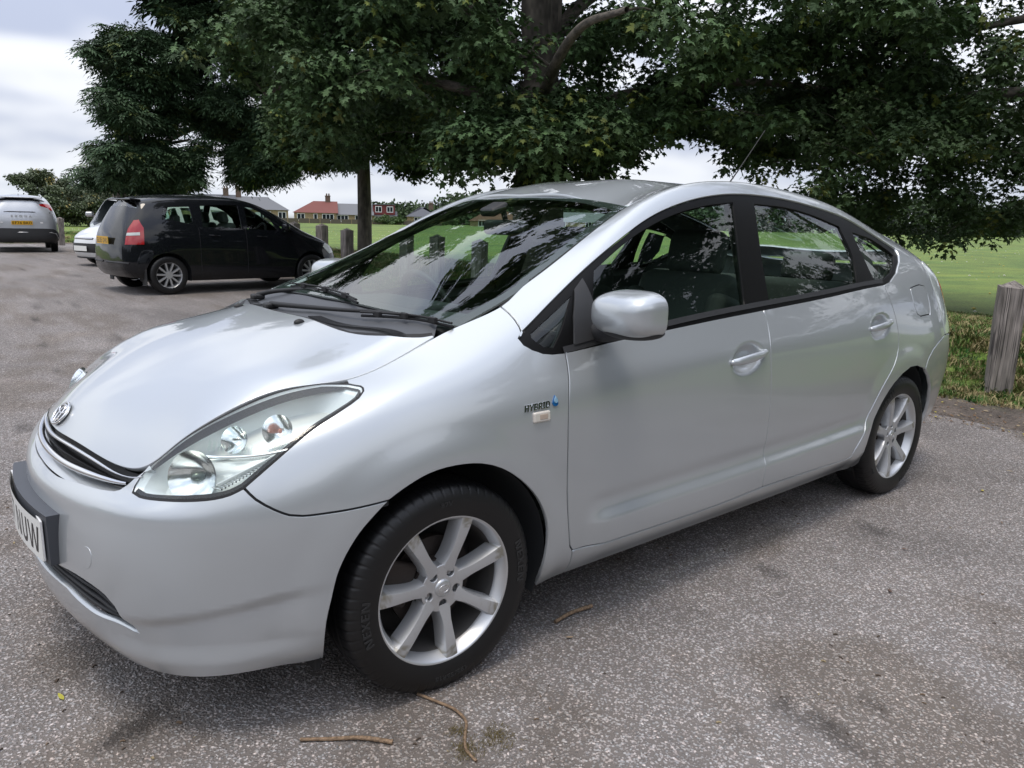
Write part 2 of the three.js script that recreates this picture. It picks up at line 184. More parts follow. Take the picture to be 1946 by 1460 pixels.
// measured points of the silver hatchback: skin grid (x, y, z) and its shut lines on that skin
const BODY = { C: [[[-0.8,0.185,0.0],[-0.842,0.25,0.0],[-0.857,0.4,0.0],[-0.846,0.53,0.0],[-0.826,0.592,0.0],[-0.801,0.628,0.0],[-0.793,0.662,0.0],[-0.78,0.697,0.0]],[[-0.778,0.185,0.24],[-0.822,0.25,0.25],[-0.837,0.4,0.255],[-0.827,0.53,0.255],[-0.805,0.593,0.25],[-0.78,0.63,0.245],[-0.768,0.662,0.24],[-0.752,0.695,0.235]],[[-0.738,0.188,0.465],[-0.772,0.25,0.475],[-0.79,0.4,0.485],[-0.778,0.53,0.48],[-0.752,0.6,0.475],[-0.718,0.637,0.475],[-0.7,0.658,0.478],[-0.676,0.683,0.482]],[[-0.678,0.19,0.61],[-0.7,0.25,0.62],[-0.715,0.4,0.63],[-0.708,0.53,0.625],[-0.69,0.605,0.615],[-0.66,0.65,0.6],[-0.635,0.695,0.578],[-0.602,0.744,0.54]],[[-0.577,0.19,0.7],[-0.575,0.25,0.722],[-0.588,0.4,0.735],[-0.583,0.53,0.735],[-0.575,0.62,0.725],[-0.555,0.69,0.7],[-0.535,0.745,0.655],[-0.505,0.806,0.573]],[[-0.415,0.19,0.75],[-0.425,0.25,0.785],[-0.43,0.4,0.803],[-0.43,0.53,0.808],[-0.425,0.64,0.797],[-0.41,0.725,0.765],[-0.385,0.795,0.708],[-0.345,0.862,0.6]],[[-0.2,0.19,0.78],[-0.2,0.25,0.82],[-0.2,0.4,0.842],[-0.2,0.55,0.848],[-0.2,0.69,0.838],[-0.195,0.795,0.8],[-0.185,0.855,0.735],[-0.175,0.884,0.65]],[[0.1,0.19,0.79],[0.1,0.26,0.832],[0.1,0.42,0.853],[0.1,0.6,0.86],[0.1,0.76,0.851],[0.1,0.868,0.808],[0.09,0.93,0.74],[0.075,0.973,0.658]],[[0.45,0.19,0.79],[0.45,0.26,0.836],[0.45,0.42,0.855],[0.45,0.62,0.862],[0.45,0.8,0.853],[0.44,0.922,0.805],[0.44,1.045,0.735],[0.445,1.118,0.632]],[[0.95,0.19,0.79],[0.95,0.26,0.838],[0.95,0.42,0.856],[0.95,0.62,0.8625],[0.95,0.82,0.853],[0.95,0.957,0.803],[0.96,1.318,0.645],[0.97,1.362,0.555]],[[1.5,0.19,0.79],[1.5,0.26,0.838],[1.5,0.42,0.856],[1.5,0.62,0.862],[1.5,0.83,0.85],[1.5,0.989,0.797],[1.5,1.421,0.615],[1.5,1.468,0.53]],[[2.05,0.19,0.785],[2.05,0.26,0.832],[2.05,0.42,0.85],[2.05,0.63,0.856],[2.05,0.84,0.842],[2.05,1.024,0.783],[2.05,1.4,0.6],[2.05,1.452,0.52]],[[2.5,0.19,0.772],[2.5,0.26,0.818],[2.5,0.42,0.838],[2.5,0.64,0.845],[2.5,0.85,0.828],[2.5,1.057,0.762],[2.5,1.338,0.592],[2.5,1.396,0.505]],[[2.9,0.2,0.76],[2.9,0.27,0.8],[2.9,0.42,0.825],[2.9,0.64,0.832],[2.9,0.85,0.806],[2.9,1.05,0.735],[2.9,1.222,0.625],[2.9,1.298,0.505]],[[3.2,0.22,0.715],[3.2,0.3,0.76],[3.2,0.45,0.79],[3.2,0.64,0.805],[3.2,0.83,0.782],[3.2,1.01,0.722],[3.2,1.135,0.645],[3.2,1.205,0.53]],[[3.39,0.23,0.63],[3.43,0.3,0.67],[3.45,0.45,0.7],[3.45,0.62,0.715],[3.44,0.8,0.695],[3.42,0.97,0.645],[3.4,1.065,0.58],[3.37,1.13,0.48]],[[3.46,0.23,0.4],[3.5,0.3,0.42],[3.52,0.45,0.43],[3.52,0.62,0.43],[3.505,0.8,0.42],[3.48,0.97,0.4],[3.455,1.05,0.37],[3.42,1.105,0.31]],[[3.485,0.23,0.2],[3.53,0.3,0.21],[3.55,0.45,0.21],[3.545,0.62,0.21],[3.53,0.8,0.21],[3.505,0.97,0.2],[3.48,1.05,0.18],[3.44,1.1,0.155]],[[3.49,0.23,0.0],[3.535,0.3,0.0],[3.555,0.45,0.0],[3.55,0.62,0.0],[3.535,0.8,0.0],[3.51,0.97,0.0],[3.485,1.05,0.0],[3.445,1.1,0.0]]],
K: {doorF: [[0.3669,0.7228],[0.366,0.6898],[0.3645,0.653],[0.3635,0.6329],[0.3624,0.6107],[0.3613,0.5874],[0.3606,0.5635],[0.3601,0.5396],[0.3599,0.516],[0.3599,0.4931],[0.3601,0.4714],[0.3604,0.451],[0.3606,0.4306],[0.3609,0.4101],[0.3611,0.3895],[0.3614,0.3689],[0.3617,0.3483],[0.362,0.3279],[0.3624,0.3076],[0.3629,0.2842],[0.3635,0.2609],[0.3641,0.2377],[0.3648,0.2139],[0.3656,0.1889],[0.3666,0.1614]],
doorFb: [[0.3666,0.1614],[0.3694,0.1374]],
dbotF: [[0.3694,0.1374],[0.3751,0.1376],[0.3807,0.1378],[0.3868,0.1378],[0.3942,0.1377],[0.3983,0.1375],[0.4031,0.1372],[0.4082,0.1367],[0.4138,0.1361],[0.4198,0.1355],[0.4261,0.1347],[0.4325,0.134],[0.4392,0.1332],[0.4459,0.1326],[0.4527,0.132],[0.4594,0.1315],[0.4659,0.1312],[0.4722,0.1311],[0.4782,0.1311],[0.4838,0.1315],[0.4913,0.1323],[0.4983,0.1336],[0.505,0.1352],[0.5115,0.1369],[0.518,0.1387],[0.5247,0.1405],[0.5317,0.1422]],
dbotR: [[0.5317,0.1422],[0.5405,0.1419],[0.5495,0.1415],[0.5588,0.1411],[0.5684,0.1404],[0.5784,0.1394],[0.5898,0.1376],[0.6027,0.1349],[0.616,0.1317],[0.6281,0.1287],[0.6373,0.1271],[0.6464,0.1281]],
doorR: [[0.6464,0.1281],[0.6498,0.1624],[0.6544,0.1923],[0.659,0.2207],[0.6626,0.2476],[0.6656,0.2742],[0.6689,0.3005],[0.6735,0.329],[0.6787,0.3572],[0.6842,0.3842],[0.6902,0.4091],[0.6966,0.4335],[0.702,0.4569],[0.7063,0.4814],[0.7089,0.5063],[0.7097,0.537],[0.709,0.5696],[0.7067,0.6087],[0.7041,0.6458],[0.7019,0.6711],[0.6999,0.6926],[0.6973,0.7207]],
bsplit: [[0.5324,0.7295],[0.5327,0.7165],[0.533,0.7009],[0.5327,0.6795],[0.532,0.6552],[0.5313,0.6215],[0.5311,0.5862],[0.5313,0.5581],[0.5315,0.5344],[0.5318,0.5124],[0.5321,0.4914],[0.5324,0.4706],[0.5326,0.4493],[0.5327,0.4269],[0.5328,0.4048],[0.5329,0.3804],[0.5329,0.3542],[0.5329,0.3268],[0.5329,0.2991],[0.5327,0.2723],[0.5323,0.2401],[0.5318,0.2093],[0.5314,0.1777],[0.5317,0.1422]],
beltF: [[0.3663,0.7246],[0.3712,0.7241],[0.3762,0.7239],[0.3817,0.724],[0.3872,0.7243],[0.3933,0.7249],[0.3998,0.7257],[0.4065,0.7265],[0.4131,0.7271],[0.4187,0.7276],[0.4243,0.728],[0.4301,0.7284],[0.4359,0.7287],[0.4418,0.729],[0.4479,0.7292],[0.4541,0.7295],[0.4605,0.7297],[0.4671,0.7298],[0.4737,0.7299],[0.4805,0.73],[0.4875,0.7301],[0.4946,0.73],[0.5018,0.73],[0.5092,0.7298],[0.5168,0.7297],[0.5245,0.7296],[0.5324,0.7295]],
beltR: [[0.5324,0.7295],[0.5406,0.7294],[0.5491,0.7292],[0.5578,0.7291],[0.5668,0.7289],[0.5759,0.7287],[0.5851,0.7284],[0.5944,0.7281],[0.6036,0.7279],[0.6142,0.7275],[0.6251,0.7272],[0.6363,0.7268],[0.6473,0.7263],[0.6579,0.7257],[0.6677,0.7251],[0.6831,0.724],[0.6979,0.7233]],
dloFlow: [[0.3409,0.8493],[0.342,0.8118],[0.346,0.7762],[0.352,0.7462],[0.358,0.7325],[0.3663,0.7246]],
dloRear: [[0.6979,0.7233],[0.7132,0.73],[0.7313,0.7539],[0.7468,0.7963],[0.7535,0.8295],[0.7542,0.8594]],
dloTop: [[0.7542,0.8594],[0.7437,0.8648],[0.7333,0.8694],[0.7231,0.8732],[0.7133,0.8762],[0.703,0.8802],[0.6932,0.8843],[0.6818,0.8867],[0.6698,0.8873],[0.6568,0.8877],[0.6437,0.8885],[0.6313,0.8895],[0.6199,0.8906],[0.6089,0.8914],[0.5982,0.8917],[0.5877,0.8917],[0.5787,0.8916],[0.5698,0.8914],[0.5611,0.8912],[0.5528,0.891],[0.545,0.8907],[0.5348,0.8902],[0.5252,0.8894],[0.5156,0.8882],[0.5074,0.8872],[0.4991,0.8863],[0.491,0.8856],[0.4831,0.885],[0.4753,0.8848],[0.4677,0.8849],[0.4602,0.8853],[0.453,0.886],[0.4469,0.8867],[0.4409,0.8875],[0.435,0.8885],[0.4293,0.8898],[0.4237,0.8918],[0.4181,0.8943],[0.4126,0.897],[0.4073,0.8997],[0.402,0.9022],[0.3968,0.9043],[0.3924,0.9056],[0.3881,0.9063],[0.3837,0.9064],[0.3794,0.9059],[0.3752,0.9047],[0.371,0.9029],[0.3664,0.8998],[0.3615,0.8951],[0.3569,0.8891],[0.3527,0.8827],[0.3493,0.8769],[0.3445,0.8677],[0.3409,0.8493]],
seam: [[0.3437,0.9818],[0.3449,0.9518],[0.3452,0.922],[0.3449,0.891],[0.3441,0.8667]],
archF: [[0.2188,0.0],[0.2181,0.0762],[0.2181,0.1184],[0.2184,0.1484],[0.2188,0.1727],[0.2195,0.1947],[0.2203,0.2144],[0.2212,0.2349],[0.2219,0.2542],[0.2227,0.2751],[0.2236,0.2973],[0.2249,0.32],[0.2264,0.3411],[0.2281,0.3626],[0.2301,0.3834],[0.2322,0.4026],[0.2343,0.4195],[0.2369,0.4359],[0.2397,0.4501],[0.2424,0.4621],[0.2448,0.4721],[0.2494,0.4894]],
archF2: [[0.2494,0.4894],[0.2528,0.4963],[0.2565,0.5026],[0.2596,0.5064],[0.2631,0.5101],[0.2668,0.5128],[0.2705,0.5138],[0.2752,0.5125],[0.2801,0.5089],[0.2851,0.5037],[0.2902,0.4969],[0.2955,0.4887],[0.3007,0.4788],[0.3074,0.4631],[0.3139,0.4444],[0.3205,0.4219],[0.3269,0.3963],[0.3315,0.3755],[0.3359,0.3531],[0.3398,0.3301],[0.3428,0.3074],[0.3452,0.2839],[0.347,0.2604],[0.348,0.2378],[0.3484,0.2149],[0.3485,0.192],[0.3482,0.1573],[0.3477,0.1201],[0.3476,0.0837],[0.349,0.033]],
gap: [[0.1787,0.6705],[0.1818,0.6433],[0.1851,0.618],[0.1898,0.5911],[0.1946,0.5673],[0.1983,0.5509],[0.2018,0.538],[0.2082,0.5247],[0.2118,0.5202],[0.2159,0.516],[0.2202,0.512],[0.2243,0.5082],[0.2282,0.5049],[0.2321,0.5019],[0.2359,0.4991],[0.2395,0.4964],[0.2445,0.4929],[0.2494,0.4894]],
hlBot: [[0.108,0.7379],[0.1169,0.7054],[0.1233,0.6971],[0.1302,0.6895],[0.1366,0.6799],[0.1427,0.6697],[0.1485,0.6611],[0.1536,0.6548],[0.159,0.65],[0.1638,0.6484],[0.1679,0.6496],[0.1717,0.6535],[0.1752,0.6614],[0.1787,0.6705]],
hlOut: [[0.1787,0.6705],[0.1816,0.6859],[0.1845,0.7012],[0.1875,0.7168],[0.1905,0.7332],[0.1937,0.7503],[0.197,0.7678],[0.2004,0.7855],[0.204,0.8022],[0.2076,0.817],[0.2112,0.8294],[0.2148,0.8394],[0.2191,0.8485],[0.2234,0.8554],[0.2277,0.8613],[0.2317,0.8678],[0.2378,0.8781],[0.243,0.8913],[0.2473,0.9158]],
hlTip: [[0.2473,0.9158],[0.2482,0.9328],[0.2477,0.9467],[0.2422,0.9764]],
hlTop: [[0.2422,0.9764],[0.237,0.9873],[0.2314,0.9949],[0.2256,0.9996],[0.2194,1.0],[0.2132,1.0],[0.2072,1.0],[0.2028,1.0],[0.1985,1.0],[0.1944,1.0],[0.1904,1.0],[0.1864,1.0],[0.1823,1.0],[0.1783,1.0],[0.1742,1.0],[0.1699,1.0],[0.1654,1.0],[0.1606,1.0],[0.1555,1.0],[0.1499,1.0],[0.1439,1.0],[0.1376,1.0],[0.1309,1.0],[0.1241,1.0],[0.1175,1.0],[0.1118,0.9998],[0.1075,0.9809]],
hlIn: [[0.1075,0.9809],[0.1057,0.9215],[0.1061,0.8175],[0.108,0.7379]],
archR: [[0.6848,0.0],[0.6695,0.0978],[0.6692,0.1471],[0.6717,0.1891],[0.6751,0.2308],[0.6791,0.27],[0.6827,0.2949],[0.6867,0.3186],[0.6912,0.3401],[0.6979,0.3658],[0.7052,0.3876],[0.7183,0.414],[0.7331,0.4315],[0.7475,0.4303],[0.7676,0.409]],
archR2: [[0.7676,0.409],[0.7835,0.3668],[0.7977,0.3105],[0.8061,0.2349],[0.8123,0.1416],[0.833,0.006]],
rbSeam: [[0.7676,0.409],[0.7769,0.4433],[0.7888,0.4769],[0.8049,0.5043],[0.8241,0.5341]],
grBot: [[0.0074,0.693],[0.0221,0.6469],[0.0358,0.6491],[0.0448,0.6595],[0.0543,0.672],[0.0629,0.6805],[0.0704,0.6841],[0.0776,0.6864],[0.0837,0.6904],[0.0935,0.7101],[0.0964,0.7375],[0.0983,0.8192],[0.1006,0.9207],[0.1048,0.9638]],
lgTop: [[0.0157,0.2421],[0.0297,0.2344],[0.0402,0.2406],[0.0528,0.2506],[0.0653,0.26],[0.0756,0.2645],[0.0841,0.2643],[0.0918,0.2613],[0.0981,0.256],[0.1028,0.2491],[0.1094,0.2278],[0.1114,0.2122],[0.1133,0.1956],[0.1168,0.1785],[0.1204,0.1606]],
lgBot: [[0.1204,0.1606],[0.1135,0.169],[0.1092,0.1733],[0.1037,0.1775],[0.0975,0.1809],[0.0914,0.184],[0.085,0.1872],[0.0787,0.1905],[0.072,0.1946],[0.0662,0.1994],[0.06,0.2052],[0.0538,0.211],[0.0476,0.2159],[0.0377,0.223],[0.0275,0.2289]],
glassF: [[[0.4016,0.8828],[0.407,0.881],[0.4124,0.8798],[0.4179,0.8787],[0.4235,0.8777],[0.4293,0.8766],[0.4351,0.8752],[0.4408,0.8738],[0.4466,0.8727],[0.4525,0.8719],[0.4585,0.8715],[0.4646,0.8713],[0.4706,0.8713],[0.4783,0.8714],[0.486,0.8715],[0.4937,0.8717],[0.5015,0.8722],[0.5089,0.8727],[0.5163,0.873],[0.5238,0.8736],[0.5317,0.8748]],[[0.5317,0.8748],[0.5299,0.8614],[0.5284,0.8497],[0.527,0.8382],[0.5259,0.8295],[0.5248,0.8207],[0.5238,0.8119],[0.5227,0.803],[0.5217,0.7942],[0.5207,0.7846],[0.5197,0.7747],[0.5186,0.7643],[0.5177,0.7535],[0.5167,0.7418]],[[0.5167,0.7418],[0.5093,0.7415],[0.5021,0.7412],[0.495,0.741],[0.4881,0.7407],[0.4813,0.7405],[0.4746,0.7403],[0.4681,0.7401],[0.4616,0.7399],[0.4553,0.7397],[0.449,0.7396],[0.4426,0.7394],[0.4363,0.7393],[0.4301,0.7392],[0.4239,0.7391],[0.4178,0.7391],[0.4118,0.7391],[0.4059,0.7392],[0.4,0.7395],[0.3942,0.7399],[0.3885,0.7404]],[[0.3885,0.7404],[0.39,0.7613],[0.3914,0.7803],[0.3928,0.7981],[0.3942,0.8152],[0.3958,0.8322],[0.3976,0.8489],[0.3995,0.8656],[0.4016,0.8828]]],
glassR: [[[0.5545,0.8733],[0.5635,0.873],[0.5729,0.8732],[0.5825,0.8735],[0.5919,0.8733],[0.603,0.8721],[0.6139,0.8699],[0.6251,0.8669],[0.6343,0.8637],[0.6436,0.8599],[0.6531,0.8559],[0.6628,0.8523]],[[0.6628,0.8523],[0.6632,0.8358],[0.6642,0.8206],[0.6649,0.8058],[0.6647,0.7911],[0.6632,0.7771],[0.6609,0.763],[0.6585,0.7487],[0.6566,0.7337]],[[0.6566,0.7337],[0.643,0.7345],[0.6303,0.7353],[0.6179,0.7359],[0.6052,0.7363],[0.596,0.7365],[0.5866,0.7366],[0.5773,0.7366],[0.568,0.7365],[0.5589,0.7364],[0.5501,0.7363],[0.5416,0.7362]],[[0.5416,0.7362],[0.5422,0.7473],[0.5427,0.7576],[0.5433,0.7674],[0.5439,0.7767],[0.5445,0.7859],[0.5452,0.7949],[0.546,0.8038],[0.547,0.814],[0.5482,0.8244],[0.5495,0.8352],[0.5509,0.8466],[0.5526,0.859],[0.5545,0.8733]]],
glassQ: [[[0.6812,0.8457],[0.6968,0.847],[0.7122,0.8489],[0.725,0.843],[0.7367,0.8328]],[[0.7367,0.8328],[0.7435,0.8195],[0.7371,0.7854],[0.7233,0.7561],[0.7048,0.7383],[0.6861,0.7355]],[[0.6861,0.7355],[0.6843,0.7556],[0.6828,0.7757],[0.682,0.7912],[0.6813,0.8081],[0.681,0.8263],[0.6812,0.8457]]],
glassT: [[[0.3821,0.874],[0.3764,0.8728],[0.3704,0.8705],[0.3656,0.8675],[0.3604,0.8628],[0.3549,0.856],[0.3495,0.8471]],[[0.3495,0.8471],[0.349,0.8288],[0.3511,0.7979],[0.3547,0.7697],[0.3607,0.7535]],[[0.3607,0.7535],[0.3645,0.7745],[0.3683,0.7962],[0.3708,0.8118],[0.3734,0.8284],[0.3762,0.8449],[0.3791,0.8603],[0.3821,0.874]]],
fuel: [[0.7504,0.7032],[0.7749,0.7187],[0.7865,0.7179],[0.7902,0.685],[0.7893,0.6455],[0.7858,0.6133],[0.7603,0.608],[0.7526,0.6183],[0.7496,0.6489],[0.75,0.6821],[0.7504,0.7032]]} };

// ---------------------------------------------------------------- the silver hatchback in front
const paint = phys({ color: lin(0.505, 0.535, 0.552), metalness: 0.52, roughness: 0.33, clearcoat: 1, clearcoatRoughness: 0.02, ior: 1.6 });
const black = std({ color: lin(0.012), roughness: 0.55 }), gloss = phys({ color: lin(0.006), roughness: 0.4, specularIntensity: 0.25 });
const trim = std({ color: lin(0.028, 0.029, 0.031), roughness: 0.62 }), rubber = std({ color: lin(0.012, 0.012, 0.013), roughness: 0.72 });
const chrome = std({ color: lin(0.78), metalness: 1, roughness: 0.08 }), alloy = std({ color: lin(0.60, 0.61, 0.62), metalness: 0.75, roughness: 0.36 });
const pane = phys({ color: lin(0.76, 0.88, 0.81), roughness: 0, transmission: 1, thickness: 0, ior: 1.56 });
const lens = phys({ color: lin(0.95, 0.98, 0.965), roughness: 0.10, transmission: 1, thickness: 0, ior: 1.5 });
const dark = std({ color: lin(0.018, 0.020, 0.022), roughness: 0.85 }), cloth = std({ color: lin(0.055, 0.060, 0.058), roughness: 0.95 });

const K = BODY.K;
K.archR2 = [...K.archR2.slice(0, 4), [0.8075, 0.16], [0.8045, 0.08], [0.800, 0]];
K.lgTop = [[0, 0.250], [0.02, 0.249], ...K.lgTop.slice(3)]; K.lgBot = [...K.lgBot.filter((p) => p[0] > 0.056), [0.03, 0.198], [0, 0.197]];
K.grBot = [[0, 0.652], [0.02, 0.648], ...K.grBot.slice(2)];
const handles = [[1.335, 0.824, 0.104, 0.060], [2.405, 0.868, 0.104, 0.058]];
function bodyDisp(x, y, z, u, v) {
  let d = 0;
  if (u > 0.36 && u < 0.70 && v < 0.5) { // pressed shelf along the foot of the doors
    const yr = 0.405 + (x - 0.5) * 0.013, e = sstep(0.50, 0.62, x) * sstep(2.44, 2.26, x);
    d += e * (0.016 * sstep(yr + 0.006, yr - 0.042, y) * sstep(0.20, 0.30, y) - 0.005 * Math.exp(-(((y - yr - 0.028) / 0.026) ** 2)));
  }
  for (const [hx, hy, a, b] of handles) if (Math.abs(x - hx) < 0.14 && Math.abs(y - hy) < 0.09 && u < 0.75) { const r = Math.hypot((x - hx) / a, (y - hy - (x - hx) * 0.1) / b); if (r < 1.12) d -= 0.026 * sstep(1.04, 0.45, r); }
  for (const ax of [0, 2.7]) { const r = Math.hypot(x - ax, y - 0.3); if (r < 0.5 && z > 0.6) d += 0.007 * sstep(0.47, 0.375, r); }
  if (u < 0.24 && v < 0.36) { // bumper: undercut below the crease, rolled lip under it
    const yc = 0.338 + 0.085 * sstep(0.09, 0.235, u), e = sstep(0.088, 0.112, u) * sstep(0.228, 0.19, u);
    d -= e * 0.012 * sstep(yc + 0.010, yc - 0.030, y) * sstep(0.225, 0.285, y);
  }
  if (u < 0.18 && v > 0.3 && v < 0.8) { const yc = 0.572 + 0.30 * u; d += 0.0065 * Math.exp(-(((y - yc) / 0.026) ** 2)) * sstep(0.168, 0.12, u); }
  return d;
}
const Wb = makeSkin(BODY.C, bodyDisp);
const car = thing('silver_hatchback', 'silver five-door hatchback in the foreground, front wheel nearest the camera', 'car', [1.35, 0, 0]);
function cp(name, geo, mat, parent = car, extra) { const m = part(name, geo, mat, parent, extra); if (parent === car) m.position.x = -1.35; return m; }
function both(name, geo, mat, parents) { const g = Array.isArray(geo) ? join(geo) : geo; return [cp(name, g, mat, parents ? parents[0] : car), cp(name, mirrorZ(g), mat, parents ? parents[1] : car)]; }
const rev = (a) => [...a].reverse(), mir = (a) => a.map(([u, v]) => [-u, v]), line = (a, b, n = 8) => [...Array(n + 1)].map((_, i) => [mix(a[0], b[0], i / n), mix(a[1], b[1], i / n)]);
const loop = (...cs) => { const o = []; for (const c of cs) for (const p of c) { const l = o[o.length - 1]; if (!l || Math.hypot(l[0] - p[0], l[1] - p[1]) > 3e-4) o.push(p); } const a = o[0], b = o[o.length - 1]; if (Math.hypot(a[0] - b[0], a[1] - b[1]) < 3e-4) o.pop(); return o; };
const last = (a) => a[a.length - 1];

// --- outer panels
const uA = K.archF[0][0];
const bumpHalf = [[0, 0.0], ...line([0, 0], [uA, 0], 30).slice(1), ...K.archF.slice(1), ...rev(K.gap), ...rev(K.hlBot), ...rev(K.hlIn), ...line(K.hlIn[0], [0.1115, 0.955], 2), ...rev(K.grBot)];
const intake = loop(K.lgTop, K.lgBot.slice(1), rev(mir(K.lgBot)), rev(mir(K.lgTop)));
const bumperOutline = loop(bumpHalf, rev(mir(bumpHalf)));
const frontBumper = cp('front_bumper', panel(Wb, bumperOutline, { holes: [intake], cu: 0.0035, cv: 0.010, lip: 0.016 }), paint);
const uCowl = 0.3034, uSeam = K.seam[0][0], vSeam = K.seam[0][1];
const wsLow = line([uCowl, 1], [uSeam, vSeam], 10).map(([u, v]) => [u, mix(1, vSeam, sstep(uCowl, uSeam, u))]);
const fender = panel(Wb, loop(K.archF2, line(last(K.archF2), [0.3500, 0], 2), line([0.35, 0], [0.3725, 0.0], 4), line([0.3725, 0.0], K.doorFb[1], 4), rev(K.doorFb), rev(K.doorF), rev(K.dloFlow), line(K.dloFlow[0], last(K.seam), 2), rev(K.seam), rev(wsLow), line([uCowl, 1], [0.2422, 1.0], 20), rev(K.hlTip), rev(K.hlOut), K.gap), { cu: 0.003, cv: 0.009, lip: 0.014 });
both('front_fender', fender, paint);
const fd = panel(Wb, loop(K.doorF, K.doorFb, K.dbotF, rev(K.bsplit), rev(K.beltF)), { cu: 0.0025, cv: 0.007, lip: 0.016 });
const rd = panel(Wb, loop(K.bsplit, K.dbotR, K.doorR, rev(K.beltR)), { cu: 0.0025, cv: 0.007, lip: 0.016 });
const doorsF = both('front_door', fd, paint), doorsR = both('rear_door', rd, paint);
const tailTop = line([0.8700, 1], [uSeam, vSeam], 90).map(([u, v]) => [u, u < 0.365 ? mix(vSeam, 1, sstep(uSeam, 0.365, u)) : 1]);
const lampOut = [[0.8060, 0.860], [0.8080, 0.80], [0.8150, 0.66], [0.8241, 0.5341]];
const sideOutline = loop(K.seam, line(last(K.seam), K.dloFlow[0], 1), rev(K.dloTop), rev(K.dloRear), rev(K.doorR), rev(K.dbotR), rev(K.dbotF), line(K.dbotF[0], [0.3725, 0.0], 4), line([0.3725, 0], [K.archR[0][0], 0], 60), K.archR.slice(1), K.rbSeam, rev(lampOut), [[0.812, 0.885], [0.845, 0.93], [0.868, 0.97]], tailTop);
both('side_panel', panel(Wb, sideOutline, { holes: [K.fuel.slice(0, -1)], cu: 0.0035, cv: 0.009, lip: 0.014 }), paint);
cp('fuel_door', panel(Wb, K.fuel.slice(0, -1), { cu: 0.003, cv: 0.008, lip: 0.01 }), paint);
// tail: lamps, rear bumper, hatch
const lampIn = [[0.8680, 0.97], [0.8800, 0.90], [0.8830, 0.75], [0.8760, 0.60], [0.860, 0.56], [0.8241, 0.5341]];
const red = phys({ color: lin(0.36, 0.006, 0.008), roughness: 0.12, clearcoat: 1, clearcoatRoughness: 0.03 });
const clearRed = phys({ color: lin(0.55, 0.60, 0.58), roughness: 0.1, clearcoat: 1 });
const lamps = both('tail_light', panel(Wb, loop(lampOut, line(last(lampOut), last(lampIn), 2), rev(lampIn), [[0.845, 0.93], [0.812, 0.885]]), { lip: 0.02, off: 0.003 }), clearRed);
both('lamp_lens', panel(Wb, loop([[0.852, 0.88], [0.870, 0.92], [0.876, 0.8], [0.870, 0.66], [0.856, 0.64], [0.850, 0.75]]), { lip: 0.006, off: 0.007 }), red, lamps);
const rbHalf = [...K.archR2, ...line([0.800, 0], [1, 0], 30)]; 
const rearOut = loop(K.rbSeam, line(last(K.rbSeam), [0.862, 0.545], 4), line([0.862, 0.545], [0.93, 0.47], 6), line([0.93, 0.47], [1.0, 0.46], 6));
const mir2 = (a) => a.map(([u, v]) => [2 - u, v]);
cp('rear_bumper', panel(Wb, loop(rbHalf, rev(mir2(rbHalf)), mir2(rearOut), rev(rearOut)), { cu: 0.006, lip: 0.016 }), paint);
const hatchHalf = loop([[1, 0.465], [0.93, 0.475], [0.864, 0.552], [0.8785, 0.60], [0.8855, 0.75], [0.8825, 0.90], [0.8700, 0.985], [0.871, 1]], line([0.871, 1], [1, 1], 12));
cp('tailgate', panel(Wb, loop(hatchHalf, rev(mir2(hatchHalf))), { cu: 0.006, lip: 0.014 }), paint);

// --- top sheets
const P7 = (u) => Wb.raw(u, 1), N = (a, b, n) => [...Array(n + 1)].map((_, i) => mix(a, b, i / n));
const hoodPts = [...N(0, uCowl, 34).map(P7), ...N(0.2, uCowl, 10).map((u) => Wb.raw(u, 0.955)), ...[[-0.762, 0.722], [-0.735, 0.752], [-0.69, 0.788], [-0.60, 0.838], [-0.48, 0.886], [-0.36, 0.925], [-0.25, 0.954], [-0.17, 0.973], [-0.10, 0.987], [0, 1.004]].map(([x, y]) => [x, y, 0]), [-0.141, 0.974, 0.25], [-0.6, 0.818, 0.25], [-0.4, 0.898, 0.3], [-0.02, 0.980, 0.45]];
const Hd = plateSpline(hoodPts, (x, z) => { const a = Math.abs(z), zc = 0.575 + 0.03 * sstep(-0.02, 0.08, x); return 0.0095 * sstep(zc + 0.042, zc - 0.012, a) * sstep(-0.62, -0.36, x); });
const hoodRear = [[0.080, 0.648], [0.048, 0.632], [-0.014, 0.565], [-0.077, 0.43], [-0.104, 0.20], [-0.112, 0]];
const smooth = (pts, n = 24) => new THREE.CatmullRomCurve3(pts.map(([a, b]) => new V3(a, b, 0)), false, 'centripetal').getPoints(n).map((p) => [p.x, p.y]);
const edge7 = (a, b, n) => N(a, b, n).map((u) => { const p = P7(u); return [p[0], p[2]]; });
const flat = { sx: 1, sy: 1, cu: 0.018, cv: 0.018, maxL: 0.018 }, mz = (a) => a.map(([x, z]) => [x, -z]);
const hoodHalf = [...edge7(0, uCowl, 90), ...smooth(hoodRear)];
const hoodMesh = cp('bonnet', panel(Hd, loop(hoodHalf, rev(mz(hoodHalf))), { ...flat, inset: 0.003, lip: 0.018 }), paint);
const wsBotHalf = smooth([[0.165, 0.672], [0.118, 0.60], [0.085, 0.45], [0.066, 0.25], [0.058, 0]]);
const wsPts = [...N(0.318, 0.452, 14).map(P7), [0.118, 1.012, 0.60], [0.085, 1.024, 0.45], [0.066, 1.031, 0.25], [0.058, 1.034, 0], [0.25, 1.126, 0], [0.47, 1.229, 0], [0.70, 1.324, 0], [0.93, 1.402, 0], [0.945, 1.398, 0.28], [0.5, 1.225, 0.3]];
const Ws = plateSpline(wsPts);
const wsTopHalf = smooth([[0.930, 0], [0.940, 0.25], [0.958, 0.44], [0.972, 0.545]]);
const wsSide = N(0.3195, 0.4515, 30).map((u) => { const p = Wb.raw(u, u < 0.365 ? 0.985 : 1); return [p[0], p[2] - 0.004]; });
